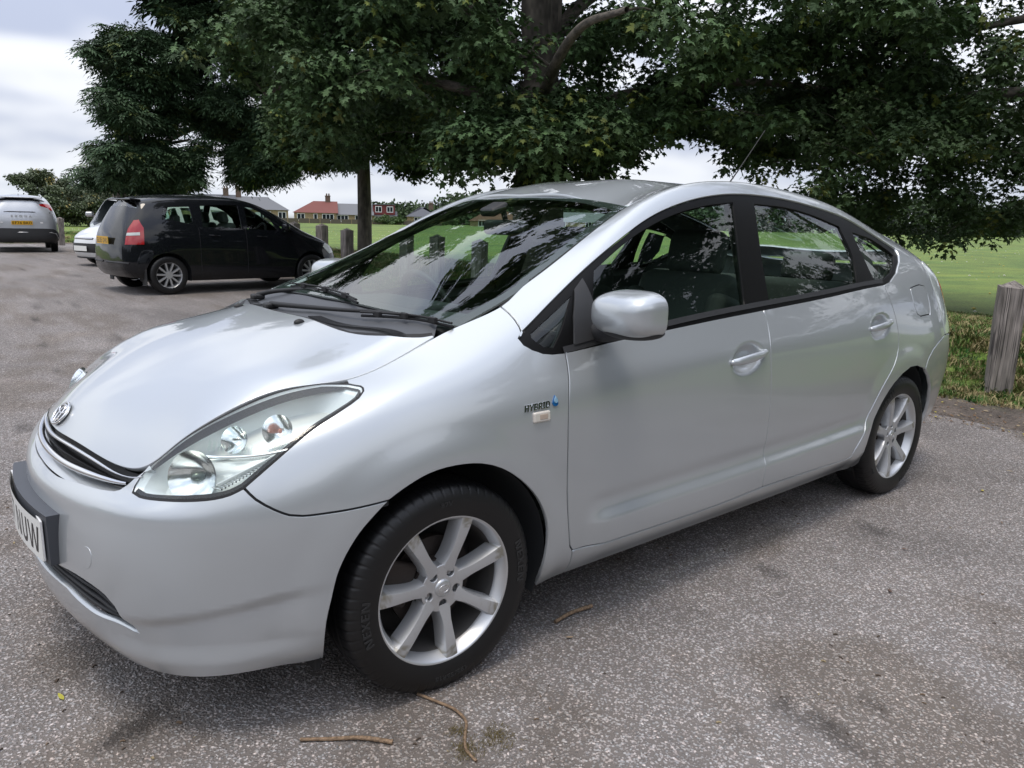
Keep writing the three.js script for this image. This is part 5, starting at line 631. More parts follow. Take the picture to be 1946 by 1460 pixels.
// ---------------------------------------------------------------- trees
const barkTex = noiseTex(512, (i, j) => { const n = noise3(i * 0.09, j * 0.022, 3) * 0.6 + noise3(i * 0.3, j * 0.07, 8) * 0.4, v = 0.22 + 0.26 * n; return [v * 1.03, v * 0.97, v * 0.88]; });
const bark = std({ map: barkTex, bumpMap: barkTex, bumpScale: 0.02, roughness: 0.95 });
function leafGeo(kind, R) { // a spray of leaves on a short twig
  const pos = []; const tri = (a, b, c) => pos.push(...a, ...b, ...c);
  const put = (pts, o, yaw, tilt, roll, s) => { const e = new THREE.Euler(tilt, yaw, roll, 'YXZ'), q = pts.map(([x, y, z]) => { const v = new V3(x * s, y * s, z * s).applyEuler(e); return [v.x + o[0], v.y + o[1], v.z + o[2]]; }); for (let i = 1; i < q.length - 1; i++) tri(q[0], q[i], q[i + 1]); };
  const maple = [[0, 0, 0], [0.16, 0.02, -0.05], [0.50, -0.06, 0.10], [0.28, 0.03, 0.30], [0.58, -0.08, 0.62], [0.20, 0.03, 0.62], [0, -0.06, 1.05], [-0.20, 0.03, 0.62], [-0.58, -0.08, 0.62], [-0.28, 0.03, 0.30], [-0.50, -0.06, 0.10], [-0.16, 0.02, -0.05]];
  const lance = [[0, 0, 0], [0.17, 0.02, 0.4], [0, -0.03, 1], [-0.17, 0.02, 0.4]];
  const oval = [[0, 0, 0], [0.3, 0.03, 0.3], [0.22, 0.0, 0.75], [0, -0.05, 1], [-0.22, 0.0, 0.75], [-0.3, 0.03, 0.3]];
  if (kind === 'maple') for (let i = 0; i < 11; i++) { const a = R() * 6.283, r = 0.20 * Math.sqrt(R()), o = [r * Math.cos(a), (R() - 0.5) * 0.16 - r * 0.25, r * Math.sin(a)]; put(maple, o, Math.PI / 2 - a + (R() - 0.5) * 1.4, 0.35 + 0.65 * R(), (R() - 0.5) * 0.8, 0.085 + 0.05 * R()); }
  else if (kind === 'ash') for (let c = 0; c < 5; c++) { const a = R() * 6.283, dx = Math.cos(a), dz = Math.sin(a), L = 0.26 + 0.12 * R(), dr = 0.15 + 0.45 * R(); for (let k = 0; k < 9; k++) { const t = (k >> 1) / 4.2 + 0.12, s = k === 8 ? 0 : k % 2 ? 1 : -1, o = [dx * L * t, -dr * L * t * t, dz * L * t]; put(lance, o, Math.PI / 2 - a + s * 0.85 + (R() - 0.5) * 0.2, 0.1 + 0.7 * R(), (R() - 0.5) * 0.8, 0.115 + 0.04 * R()); } }
  else for (let i = 0; i < 14; i++) { const a = R() * 6.283, r = 0.42 * Math.sqrt(R()), o = [r * Math.cos(a), (R() - 0.5) * 0.5, r * Math.sin(a)]; put(oval, o, R() * 6.28, R() * 1.4, (R() - 0.5) * 1.5, 0.24 + 0.1 * R()); }
  const g = new THREE.BufferGeometry(); g.setAttribute('position', new THREE.Float32BufferAttribute(pos, 3)); g.computeVertexNormals(); return g;
}
const sprays = {}; for (const k of ['maple', 'ash', 'bush']) sprays[k] = leafGeo(k, mulberry(k.length * 7));
const leafMat = std({ color: lin(1), roughness: 0.7 });
// limbs: [[x,y,z]...] polylines with radii; crown: ellipsoids [cx,cy,cz,rx,ry,rz,tips]; everything relative to the base
function tree({ name = 'tree', label, base: [bx, bz], limbs, crown, kind = 'maple', seed, perTip = 46, spread = 0.55, scale = 1, tint = [0.038, 0.075, 0.022], lower = 0, group, hollow = 0, gaps = 0.40, voids = [] }) {
  const R = mulberry(seed), by = Math.max(groundY(bx, bz), bankY(bx, bz)) - 0.05, t = thing(name, label, 'tree', [bx, by, bz], 0, group);
  const nodes = [], wood = [];
  limbs.forEach(([pts, r0, r1]) => { wood.push(taperTube(pts, r0, r1, Math.max(10, pts.length * 5), 12)); const c = new THREE.CatmullRomCurve3(pts.map((p) => new V3(...p))); for (let i = 1; i <= 14; i++) { const p = c.getPointAt(i / 14); if (p.y > Math.min(1.4, pts[pts.length - 1][1] * 0.4)) nodes.push([p, mix(r0, r1, i / 14)]); } });
  part('trunk', [wood.shift()], bark, t);
  const tips = []; for (const [cx, cy, cz, rx, ry, rz, n] of crown) { let k = 0, guard = 0; while (k < n && guard++ < n * 60) { const a = new V3(R() * 2 - 1, R() * 2 - 1, R() * 2 - 1), l = a.length(); if (l > 1 || l < hollow) continue; const p = new V3(cx + a.x * rx, cy + a.y * ry, cz + a.z * rz); if (p.y < lower) continue; if (fbm((p.x + bx) * 0.55, p.y * 0.75, (p.z + bz) * 0.55 + seed, 2) < gaps) continue; tips.push(p); k++; } }
  const m = new V3(limbs[0][0][limbs[0][0].length - 1][0], limbs[0][0][limbs[0][0].length - 1][1], limbs[0][0][limbs[0][0].length - 1][2]);
  tips.sort((a, b) => a.distanceTo(m) - b.distanceTo(m));
  const seats = []; const boughs = [];
  for (const p of tips) { let best = null, bd = 1e9; for (const nd of nodes) { const d = nd[0].distanceTo(p) + Math.max(0, nd[0].y - p.y) * 0.6; if (d < bd) { bd = d; best = nd; } } const q = best[0], L = q.distanceTo(p), mid = q.clone().lerp(p, 0.5).add(new V3((R() - 0.5) * 0.25 * L, 0.10 * L, (R() - 0.5) * 0.25 * L)), r = Math.min(best[1] * 0.75, 0.010 + 0.016 * L); boughs.push(taperTube([q, mid, p], r, 0.004, 6, 5)); nodes.push([mid, r * 0.7], [p, 0.008]);
    const high = p.y > 7; for (let i = 0; i < (high ? perTip * 0.42 : perTip); i++) { const g = () => (R() + R() + R() - 1.5) / 1.5; let c; if (R() < 0.25) c = q.clone().lerp(p, 0.3 + 0.7 * R()).add(new V3(g() * 0.35, g() * 0.25, g() * 0.35)); else c = p.clone().add(new V3(g() * spread * 1.25, g() * spread * 0.75, g() * spread * 1.25)); if (!voids.some(([a, b, r]) => { const A = new V3(...a), d = new V3(...b).sub(A), k = clamp(c.clone().sub(A).dot(d) / d.lengthSq()); return A.addScaledVector(d, k).distanceTo(c) < r * (0.7 + 0.6 * R()); })) seats.push(c); } }
  part('branches', [...wood, ...boughs], bark, t);
  const im = new THREE.InstancedMesh(sprays[kind], leafMat, seats.length), M = new THREE.Matrix4(), Q = new THREE.Quaternion(), e = new THREE.Euler(), c = new THREE.Color();
  seats.forEach((p, i) => { Q.setFromEuler(e.set((R() - 0.5) * 0.9, R() * 6.283, (R() - 0.5) * 0.9)); const s = scale * (0.75 + 0.5 * R()) * (p.y > 7 ? 1.75 : 1); M.compose(p, Q, new V3(s, s, s)); im.setMatrixAt(i, M); const v = 0.65 + 0.75 * R(), y = R() > 0.955 ? 1 : 0; c.setRGB(tint[0] * v * (1 + 1.6 * y), tint[1] * v * (1 + 0.7 * y), tint[2] * v); im.setColorAt(i, c); });
  im.name = 'crown'; im.castShadow = im.receiveShadow = true; im.userData.kind = 'stuff'; t.add(im); return t;
}
tree({ name: 'maple_tree', label: 'big maple with a forked dark trunk rising behind the silver hatchback roof', base: [7.35, -7.2], seed: 3,
  limbs: [[[[0, 0, 0], [-0.02, 1.2, 0.03], [0.0, 2.4, 0.0], [-0.05, 3.1, 0.05]], 0.46, 0.34], [[[-0.05, 2.9, 0.05], [-0.35, 3.9, 0.25], [-0.55, 5.4, 0.45], [-0.9, 9.0, 0.6], [-0.9, 13.5, 0.3]], 0.26, 0.05], [[[0.0, 2.9, 0], [0.30, 3.8, -0.25], [0.55, 5.2, -0.45], [1.0, 9.0, -0.6], [1.1, 13, -1.0]], 0.25, 0.05], [[[0.3, 3.7, -0.2], [1.1, 4.5, -0.3], [2.4, 5.3, 0.2], [3.8, 5.6, 0.8]], 0.13, 0.04], [[[-0.2, 3.2, 0.1], [-1.2, 4.0, -0.2], [-2.6, 4.5, -0.9], [-4.0, 4.4, -1.6]], 0.14, 0.04], [[[0.1, 2.6, 0.1], [1.2, 3.0, 1.2], [2.2, 3.1, 2.4], [3.2, 2.9, 3.6]], 0.11, 0.03], [[[-0.1, 2.5, 0.0], [-1.0, 2.9, 1.3], [-1.7, 3.2, 2.6], [-2.2, 3.1, 3.8]], 0.11, 0.03], [[[-0.05, 2.7, -0.05], [-1.6, 3.2, -1.6], [-2.6, 3.2, -2.6], [-3.2, 2.9, -3.2]], 0.10, 0.03]],
  crown: [[0.6, 6.6, -0.8, 4.4, 3.0, 4.6, 130], [-0.2, 10.4, -0.8, 4.3, 4.6, 4.6, 85], [1.4, 3.6, 1.2, 4.4, 1.5, 4.2, 105], [-2.0, 3.5, -1.8, 2.4, 1.5, 2.8, 60], [3.0, 2.9, 2.8, 2.6, 0.9, 2.4, 44], [-0.9, 2.1, 1.1, 1.5, 0.55, 1.2, 30]], lower: 1.55, perTip: 34, gaps: 0.37, scale: 0.84, tint: [0.055, 0.105, 0.034], voids: [[[0, 4.4, 0], [-2.8, 3.9, 3.2], 0.75], [[0.2, 5.4, -0.2], [-2.8, 4.7, 3.2], 0.85]] });
tree({ name: 'maple_tree', label: 'young maple with a straight slim trunk beside the wooden posts', base: [8.5, -15.1], seed: 8,
  limbs: [[[[0, 0, 0], [0.02, 1.2, 0], [0, 2.4, 0.02], [0.02, 4.2, 0], [0.05, 6.0, 0], [0, 9, 0.2], [0, 12, 0.2]], 0.185, 0.03], [[[0, 2.05, 0], [-0.35, 2.55, 0.1], [-1.0, 2.95, 0.25], [-2.0, 3.0, 0.4]], 0.075, 0.02], [[[0, 2.4, 0], [0.4, 3.0, 0.2], [1.3, 3.5, 0.6], [2.2, 3.5, 0.9]], 0.07, 0.02], [[[0, 2.6, 0], [0.1, 3.2, 0.7], [0.1, 3.6, 1.6], [0.0, 3.6, 2.4]], 0.07, 0.02]],
  crown: [[0, 4.9, 0.2, 3.0, 2.4, 2.9, 90], [-0.3, 8.8, 0.4, 3.0, 3.6, 3.0, 40], [-1.5, 2.95, 0.5, 1.5, 0.75, 1.4, 30], [1.5, 2.9, 0.9, 1.6, 0.8, 1.5, 34], [0.2, 3.0, 1.9, 1.8, 0.7, 1.2, 24]], lower: 2.0, perTip: 36, gaps: 0.36, scale: 0.9, tint: [0.058, 0.110, 0.034] });
tree({ name: 'ash_tree', label: 'large tree with narrow drooping leaves spreading over the black car', base: [5.6, -26.9], seed: 15, kind: 'ash',
  limbs: [[[[0, 0, 0], [0, 1.6, 0.15], [0.05, 2.8, 0.7]], 0.26, 0.20], [[[0.05, 2.6, 0.6], [-0.2, 3.8, 2.6], [-0.6, 4.5, 4.4], [-0.9, 4.7, 5.2]], 0.13, 0.03], [[[0.05, 2.7, 0.6], [0.5, 5.0, 3.0], [1.6, 8.2, 5.0], [2.4, 13, 5.0]], 0.18, 0.04], [[[0.05, 2.6, 0.6], [1.4, 3.8, 3.2], [3.0, 4.2, 5.6]], 0.12, 0.03], [[[0.05, 2.5, 0.6], [0.4, 3.2, 3.4], [0.6, 3.3, 6.0]], 0.11, 0.03]],
  crown: [[2.6, 5.6, 5.4, 2.7, 2.6, 2.6, 84], [2.6, 9.6, 5.0, 3.2, 3.8, 3.2, 44], [-0.3, 5.5, 5.2, 1.3, 0.8, 1.3, 18], [-0.7, 4.1, 5.3, 1.35, 0.6, 1.3, 20], [-0.6, 2.75, 5.4, 1.5, 0.5, 1.3, 24], [0.9, 7.0, 5.2, 1.5, 1.1, 1.5, 20], [1.2, 2.7, 5.4, 1.8, 0.6, 1.5, 28], [3.2, 3.3, 6.1, 2.1, 0.9, 1.7, 34], [-0.2, 2.4, 3.2, 1.4, 0.5, 1.3, 22]], lower: 1.9, perTip: 36, spread: 0.46, gaps: 0.38, tint: [0.046, 0.090, 0.038] });
tree({ name: 'field_maple', label: 'broad tree at the right edge with long low branches hanging over the field', base: [11.6, 2.4], seed: 27,
  limbs: [[[[0, 0, 0], [0, 1.5, 0], [-0.1, 2.8, 0]], 0.36, 0.26], [[[-0.1, 2.4, 0], [-0.6, 2.75, -1.5], [-0.8, 2.95, -3.2], [-0.6, 3.05, -5.0], [-0.2, 2.9, -6.8]], 0.15, 0.03], [[[-0.1, 2.8, 0], [-0.3, 3.6, -1.5], [-0.4, 4.0, -3.4], [-0.2, 4.0, -5.6]], 0.14, 0.03], [[[-0.1, 2.8, 0], [0.1, 4.6, 0.1], [0.2, 7.4, 0]], 0.2, 0.06], [[[0, 2.7, 0], [1.0, 3.6, -1.6], [2.0, 3.8, -3.6], [2.6, 3.4, -5.4]], 0.12, 0.03]],
  crown: [[-0.4, 6.8, -2.4, 4.4, 2.8, 5.2, 130], [-0.6, 3.8, -3.6, 2.4, 1.7, 3.4, 80], [0.2, 2.2, -3.6, 2.2, 0.9, 3.6, 46], [-0.2, 1.35, -3.4, 1.8, 0.4, 3.2, 26], [0.4, 3.0, -6.0, 2.2, 1.7, 1.8, 40], [-2.0, 2.3, -5.6, 1.6, 0.9, 1.8, 40], [1.0, 4.4, 2.4, 2.6, 2.3, 2.4, 40], [-0.6, 2.6, 0.6, 2.0, 1.4, 1.8, 26]], lower: 0.98, perTip: 21, scale: 0.62, spread: 0.44, gaps: 0.49, tint: [0.056, 0.100, 0.034] });
tree({ name: 'field_maple', label: 'tree out of frame on the verge to the right, mirrored in the side windows', base: [10.6, 9.2], seed: 41, limbs: [[[[0, 0, 0], [0, 1.8, 0], [0.1, 3.4, 0]], 0.34, 0.24], [[[0.1, 3.2, 0], [0.4, 5.2, 0.3], [0.6, 8.0, 0.4]], 0.2, 0.06], [[[0, 3, 0], [-1.6, 4.2, -0.6], [-3.4, 5.0, -1.2]], 0.14, 0.03], [[[0, 3, 0], [0.4, 4.2, -1.8], [0.6, 5.0, -3.4]], 0.14, 0.03]],
  crown: [[-0.4, 6.6, -0.4, 4.8, 3.8, 4.8, 110], [-1.0, 3.6, -0.6, 3.4, 1.4, 3.6, 40]], lower: 1.9, perTip: 26, scale: 1.35, spread: 0.75, gaps: 0.3, tint: [0.032, 0.064, 0.022] });
// far scrub beyond the field
const bushTint = [0.095, 0.12, 0.066];
for (const [x, z, h, w, l, sd] of [[9.6, -66, 4.3, 2.6, 'tall loose bush at the far left behind the silver estate car', 31], [13.6, -66, 3.7, 2.8, 'rounded yellow-green bush beside the dark parked car', 32], [4.6, -68, 2.2, 2.0, 'lower dark bush at the far left edge of the field', 33], [17.2, -71, 3.6, 2.2, 'narrow bush left of the grey roofed terrace', 34]])
  tree({ name: 'far_bush', label: l, base: [x, z], seed: sd, kind: 'bush', limbs: [[[[0, 0, 0], [0, h * 0.25, 0], [0.1, h * 0.5, 0]], 0.16, 0.08]], crown: [[0, h * 0.45, 0, w, h * 0.5, w, 60]], lower: 0.1, perTip: 40, spread: 0.6, scale: 0.6, gaps: 0.36, tint: bushTint, group: 'bushes beyond the field' });
{ // far hedgerow and woodland edge: reads as one mass
  const R = mulberry(77), seats = []; const run = (x0, z0, x1, z1, n, h, wd) => { for (let i = 0; i < n; i++) { const t = R(), hh = h * (0.55 + 0.75 * fbm(t * 26 + x0, 2, z0, 3)); seats.push([mix(x0, x1, t) + (R() - 0.5) * wd, R() ** 0.8 * hh, mix(z0, z1, t) + (R() - 0.5) * wd]); } };
  run(120, -170, 240, -40, 3400, 7, 8); run(240, -40, 250, 60, 1500, 8, 8); run(100, -180, 150, -150, 900, 5, 6);
  run(-60, 24, 60, 26, 2600, 8, 4); run(-60, 24, -55, -50, 1300, 8, 4);  // unseen hedge behind and left of the camera, added to darken car reflections
  const im = new THREE.InstancedMesh(sprays.bush, leafMat, seats.length), M = new THREE.Matrix4(), Q = new THREE.Quaternion(), e = new THREE.Euler(), c = new THREE.Color();
  seats.forEach(([x, y, z], i) => { Q.setFromEuler(e.set(R() * 6, R() * 6, R() * 6)); const s = 2.4 + 2.0 * R(); M.compose(new V3(x, groundY(x, z) + y, z), Q, new V3(s, s, s)); im.setMatrixAt(i, M); const v = 0.6 + 0.7 * R(); c.setRGB(0.06 * v, 0.095 * v, 0.04 * v); im.setColorAt(i, c); });
  im.name = 'far_woodland'; im.userData = { kind: 'stuff', label: 'distant line of trees along the far edge of the field, with unseen hedge rows behind the camera', category: 'woodland' }; im.castShadow = im.receiveShadow = true; scene.add(im);
}

// ---------------------------------------------------------------- wooden posts
const woodTex = noiseTex(512, (i, j) => { const n = noise3(i * 0.10, j * 0.012, 3) * 0.40 + noise3(i * 0.4, j * 0.035, 9) * 0.22 + noise3(i * 0.03, j * 0.03, 14) * 0.26 + hash3(i, j >> 1, 4) * 0.12, cr = sstep(0.70, 0.78, noise3(i * 0.11, j * 0.006, 17)), m = noise3(i * 0.02, j * 0.012, 30), v = (0.47 + 0.34 * (n - 0.4)) * (1 - 0.45 * cr) * (0.85 + 0.3 * m); return [v * 1.04, v * 0.985, v * 0.93 + 0.01 * m]; });
const postWood = std({ map: woodTex, bumpMap: woodTex, bumpScale: 0.003, roughness: 0.92 });
function post(x, z, h, w, yaw, lean, label, mat = postWood) {
  const sh = new THREE.Shape(), a = w / 2, b = 0.012; sh.moveTo(-a + b, -a); sh.lineTo(a - b, -a); sh.lineTo(a, -a + b); sh.lineTo(a, a - b); sh.lineTo(a - b, a); sh.lineTo(-a + b, a); sh.lineTo(-a, a - b); sh.lineTo(-a, -a + b);
  const g = new THREE.ExtrudeGeometry(sh, { depth: h + 0.3, steps: 14, bevelEnabled: false }); g.rotateX(-Math.PI / 2).translate(0, -0.3, 0);
  const p = g.attributes.position, uv = g.attributes.uv, sd = x * 13.7 + z * 3.1; for (let i = 0; i < p.count; i++) { let X = p.getX(i), Y = p.getY(i), Z = p.getZ(i); const n = (fbm(X * 9 + sd, Y * 3.5, Z * 9, 3) - 0.5) * 0.022; X *= 1 + n / w * 1.6; Z *= 1 + n / w * 1.6; if (Y > h - 0.001) Y = h - 0.045 * Math.abs(X) / a + 0.012 * (noise3(X * 40 + sd, Z * 40, 2) - 0.5); p.setXYZ(i, X, Y, Z); uv.setXY(i, (X + Z * 1.3) / 0.45 + sd, Y / 1.1); }
  // raised ridge so the head is weathered to a low hip
  const top = new THREE.ConeGeometry(a * 1.36, 0.055, 4, 1, false, Math.PI / 4).translate(0, h - 0.02, 0); 
  g.computeVertexNormals(); const y = Math.max(groundY(x, z), bankY(x, z));
  const G = join([g, top]); G.rotateZ(lean); G.rotateY(yaw);
  const m = single('wooden_post', G, mat, label, 'post', 'wooden posts along the edge of the car park'); m.position.set(x, y, z); return m;
}

post(5.80, 0.26, 0.86, 0.19, 0.42, 0.03, 'weathered grey square post at the right edge behind the rear wheel');
for (const [x, z, h, l] of [[5.93, -6.89, 0.88, 'dark post right of the steering wheel through the windscreen, nearest of its row'], [6.13, -8.33, 0.88, 'dark post above the steering wheel seen through the windscreen'], [6.24, -9.45, 0.93, 'dark post beside the far windscreen pillar'], [6.0, -11.23, 0.93, 'dark post between the slim maple trunk and the black car nose, right of the pair'], [6.12, -12.55, 0.93, 'dark post just beyond the nose of the black car'], [6.25, -14.2, 0.90, 'post top peeping over the bonnet of the black car']]) post(x, z, h, 0.19, 0.1 + (x * 7 % 1) * 0.3, 0.015 * ((z * 3) % 1), l);
post(4.25, -29.9, 1.0, 0.20, 0.2, -0.05, 'brown post beside the rear wheel of the silver estate car');

// ---------------------------------------------------------------- houses beyond the field
const tanBrick = noiseTex(256, (i, j) => { const row = j >> 3, jx = (i + (row & 1) * 8) & 15, mortar = (j & 7) < 1 || jx < 1, n = hash3((i + (row & 1) * 8) >> 4, row, 3), v = mortar ? 0.55 : 0.50 + 0.22 * n; return [v * 0.98, v * 0.86, v * 0.66]; });
const wallM = std({ map: tanBrick, roughness: 0.95 }), slate = std({ color: lin(0.085, 0.09, 0.105), roughness: 0.8 }), slate2 = std({ color: lin(0.15, 0.155, 0.165), roughness: 0.8 }), redTile = std({ color: lin(0.17, 0.058, 0.048), roughness: 0.85 }), brownTile = std({ color: lin(0.16, 0.075, 0.05), roughness: 0.85 }), upvc = std({ color: lin(0.8), roughness: 0.4 }), winGlass = phys({ color: lin(0.02, 0.025, 0.03), roughness: 0.05 }), brickC = std({ color: lin(0.13, 0.09, 0.07), roughness: 0.95 }), redClad = std({ color: lin(0.15, 0.03, 0.03), roughness: 0.8 });
// local frame: x along the front, y up, front face towards +z
function hipRoof(w, d, y0, y1, ov, hipL, hipR) { const a = w / 2 + ov, b = d / 2 + ov, r0 = -a + (hipL ? b * 0.95 : 0), r1 = a - (hipR ? b * 0.95 : 0), v = [[-a, y0, b], [a, y0, b], [a, y0, -b], [-a, y0, -b], [r0, y1, 0], [r1, y1, 0]], f = [[0, 1, 5], [0, 5, 4], [1, 2, 5], [2, 3, 4], [2, 4, 5], [3, 0, 4], [3, 1, 0], [3, 2, 1]], pos = []; for (const t of f) for (const i of t) pos.push(...v[i]); const g = new THREE.BufferGeometry(); g.setAttribute('position', new THREE.Float32BufferAttribute(pos, 3)); g.computeVertexNormals(); return g; }
function house(px, pz, turn, w, d, hw, hr, roofM, { hipL = true, hipR = true, wins = [], chims = [], doors = [], dormer, label }) {
  const t = thing('terraced_house', label, 'house', [px, groundY(px, pz), pz], turn, 'houses beyond the playing field');
  const wg = new THREE.BoxGeometry(w, hw, d).translate(0, hw / 2, 0), uv = wg.attributes.uv; for (let i = 0; i < uv.count; i++) uv.setXY(i, uv.getX(i) * w / 3.6, uv.getY(i) * hw / 2.4); part('wall', wg, wallM, t);
  const rf = part('roof', hipRoof(w, d, hw - 0.05, hw + hr, 0.3, hipL, hipR), roofM, t);
  for (const [x, hc] of chims) part('chimney', [box(1.0, hc, 0.8, x, hw + hr + hc / 2 - 0.5, 0), box(1.15, 0.15, 0.95, x, hw + hr + hc - 0.45, 0), new THREE.CylinderGeometry(0.13, 0.16, 0.5, 8).translate(x - 0.2, hw + hr + hc - 0.2, 0), new THREE.CylinderGeometry(0.13, 0.16, 0.5, 8).translate(x + 0.25, hw + hr + hc - 0.2, 0)], brickC, rf);
  for (const [x, y, ww, hh, n] of wins) { const z = d / 2, f = part('window', [box(ww, 0.1, 0.1, x, y + hh / 2, z), box(ww, 0.14, 0.16, x, y - hh / 2, z), ...[...Array(n + 1)].map((_, i) => box(0.1, hh, 0.1, x - ww / 2 + 0.05 + i * (ww - 0.1) / n, y, z))], upvc, t); for (let i = 0; i < n; i++) part('pane', box((ww - 0.1) / n - 0.1, hh - 0.1, 0.03, x - ww / 2 + 0.05 + (i + 0.5) * (ww - 0.1) / n, y, z + 0.012), winGlass, f); }
  for (const [x] of doors) part('door', box(0.95, 2.0, 0.08, x, 1.0, d / 2 + 0.02), upvc, t);
  if (dormer) { const [x, dw, dh] = dormer, y = hw + dh / 2 + 0.2; const q = part('dormer', [box(dw, dh, d * 0.5, x, y, d * 0.22)], redClad, t); part('dormer_roof', box(dw + 0.3, 0.15, d * 0.5 + 0.3, x, y + dh / 2 + 0.08, d * 0.22), slate, q); for (const o of [-dw * 0.25, dw * 0.27]) { const f = part('dormer_window', [box(1.3, 1.2, 0.08, x + o, y + 0.1, d * 0.47 + 0.02)], upvc, q); } for (const o of [-dw * 0.25, dw * 0.27]) for (const k of [-0.3, 0.3]) part('dormer_pane', box(0.5, 0.95, 0.04, x + o + k, y + 0.1, d * 0.47 + 0.055), winGlass, q); }
}
const camX = -1.12, camZ = 2.45, look = (x, z) => Math.atan2(camX - x, camZ - z);
const W2 = (xs, y = 1.5) => xs.map(([x, n = 2]) => [x, y, 0.75 * n, 1.25, n]);
house(34, -158, look(34, -158) + 0.05, 26, 8, 3.0, 3.2, slate, { hipR: false, chims: [[-9, 1.8], [3, 1.7], [12, 1.7]], wins: W2([[-9, 3], [-2, 2], [6, 2], [11, 1]]), doors: [[-5], [9]], label: 'long grey slate terrace with three chimneys behind the black car roof' });
house(50.5, -152.5, look(50, -152) - 0.05, 9, 8, 2.7, 2.5, slate, { hipL: false, hipR: false, chims: [[3, 1.6]], wins: W2([[-2, 2], [2.2, 2]]), label: 'grey roofed brick house next to the long terrace' });
house(60, -150.2, look(60, -150), 9.5, 8, 2.55, 2.45, slate2, { hipL: false, chims: [[-4.4, 2.0]], wins: W2([[-2.8, 2], [0.4, 3], [3.6, 2]]), doors: [[-0.9]], label: 'paler grey hipped roof house left of the red roof' });
house(69.5, -146.5, look(69.5, -146.5), 8.2, 8, 2.2, 2.3, redTile, { hipR: false, chims: [[2.5, 1.5]], wins: W2([[-2.8, 2], [0.0, 1], [2.4, 3]], 1.3), label: 'tan brick house with a red tiled hipped roof' });
house(76.6, -143.6, look(76.6, -143.6), 7.4, 8, 1.95, 2.2, slate2, { hipL: false, hipR: false, wins: W2([[-2.2, 3], [0.6, 1], [2.8, 2]], 1.15), label: 'grey roofed brick house right of the red roof, behind the slim trunk' });
house(82.2, -141.0, look(82.2, -141), 4.8, 7, 1.9, 0.9, slate, { hipL: false, hipR: false, wins: W2([[-1.1, 2], [1.5, 1]], 1.1), dormer: [0, 4.4, 1.9], label: 'narrow house with a dark red boxed dormer and white windows' });
house(91, -140, look(91, -140), 6.5, 8, 1.9, 2.0, slate, { chims: [[1.8, 1.2]], wins: W2([[-1, 2]], 1.1), label: 'small grey hipped house beside the far windscreen pillar' });
house(104, -131, look(104, -131), 11, 8, 1.3, 2.4, brownTile, { wins: W2([[-3, 2], [2, 2]], 0.8), label: 'low brown roofed house seen through the windscreen' });
house(132, -128, look(132, -128), 26, 8, 1.5, 2.2, slate2, { wins: W2([[-8, 2], [-2, 2], [4, 2], [9, 2]], 0.9), label: 'long low grey building seen through the far side window' });
for (const [x, z, w] of [[64, -140, 30], [84, -133, 12]]) single('garden_fence', (() => { const l = [], n = Math.round(w / 2); for (let i = 0; i < n; i++) l.push(box(1.9, 1.0 + 0.15 * hash3(i, 3, 5), 0.06, -w / 2 + i * 2 + 1, 0.5, 0)); return join(l).rotateY(look(x, z)); })(), std({ color: lin(0.10, 0.085, 0.065), roughness: 0.95 }), w > 20 ? 'dark timber fence along the gardens below the red roof' : 'short dark fence below the red dormer house', 'fence').position.set(x, 0.1, z);
for (const [x, z, w, l] of [[79, -134, 3.4, 'low green hedge in front of the house behind the slim trunk'], [93, -134, 2.8, 'small round green shrub beside the small grey hipped house']])
  tree({ name: 'garden_shrub', label: l, base: [x, z], seed: Math.round(x), kind: 'bush', limbs: [[[[0, 0, 0], [0, 0.3, 0], [0, 0.7, 0]], 0.06, 0.03]], crown: [[0, 0.9, 0, w, 1.0, 1.4, 16]], perTip: 18, spread: 0.5, gaps: 0.2, tint: [0.07, 0.12, 0.035], group: 'garden shrubs' });

// ---------------------------------------------------------------- twigs and litter on the car park
const twigM = std({ map: barkTex, color: lin(1.9, 1.45, 1.1), roughness: 0.9 });
const twig = (pts, r0, r1, label) => single('twig', taperTube(pts, r0, r1, 24, 7), twigM, label, 'twig');
twig([[-0.425, 0.007, 0.805], [-0.36, 0.006, 0.85], [-0.30, 0.008, 0.895], [-0.245, 0.006, 0.955]], 0.0045, 0.0065, 'straight brown twig lying in front of the front tyre');
twig([[0.485, 0.008, 0.765], [0.56, 0.012, 0.758], [0.655, 0.011, 0.765]], 0.0062, 0.0075, 'short pale stick behind the front wheel');
twig([[-0.085, 0.005, 0.82], [-0.065, 0.006, 0.88], [-0.045, 0.006, 0.94], [-0.05, 0.006, 1.0], [-0.085, 0.007, 1.045], [-0.115, 0.006, 1.09], [-0.12, 0.005, 1.14]], 0.0045, 0.004, 'long curved root winding from under the front tyre');
{ // dry moss clumps
  const R = mulberry(9), l = []; for (const [cx, cz, n, s] of [[-0.115, 1.09, 130, 0.045], [-0.02, 1.10, 170, 0.06], [-0.09, 1.02, 60, 0.03]]) for (let i = 0; i < n; i++) { const x = cx + (R() + R() - 1) * s, z = cz + (R() + R() - 1) * s, a = R() * 6.28, h = 0.004 + 0.012 * R(), w = 0.012; l.push(taperTube([[x, 0.001, z], [x + Math.cos(a) * w * 0.5, h, z + Math.sin(a) * w * 0.5], [x + Math.cos(a) * w, h * 0.5, z + Math.sin(a) * w]], 0.0007, 0.0004, 3, 3)); }
  const m = part('dry_moss', l, std({ color: lin(0.16, 0.125, 0.045), roughness: 1 }), scene); m.userData = { kind: 'stuff', label: 'dry brown moss tufts at the end of the root', category: 'moss' };
}
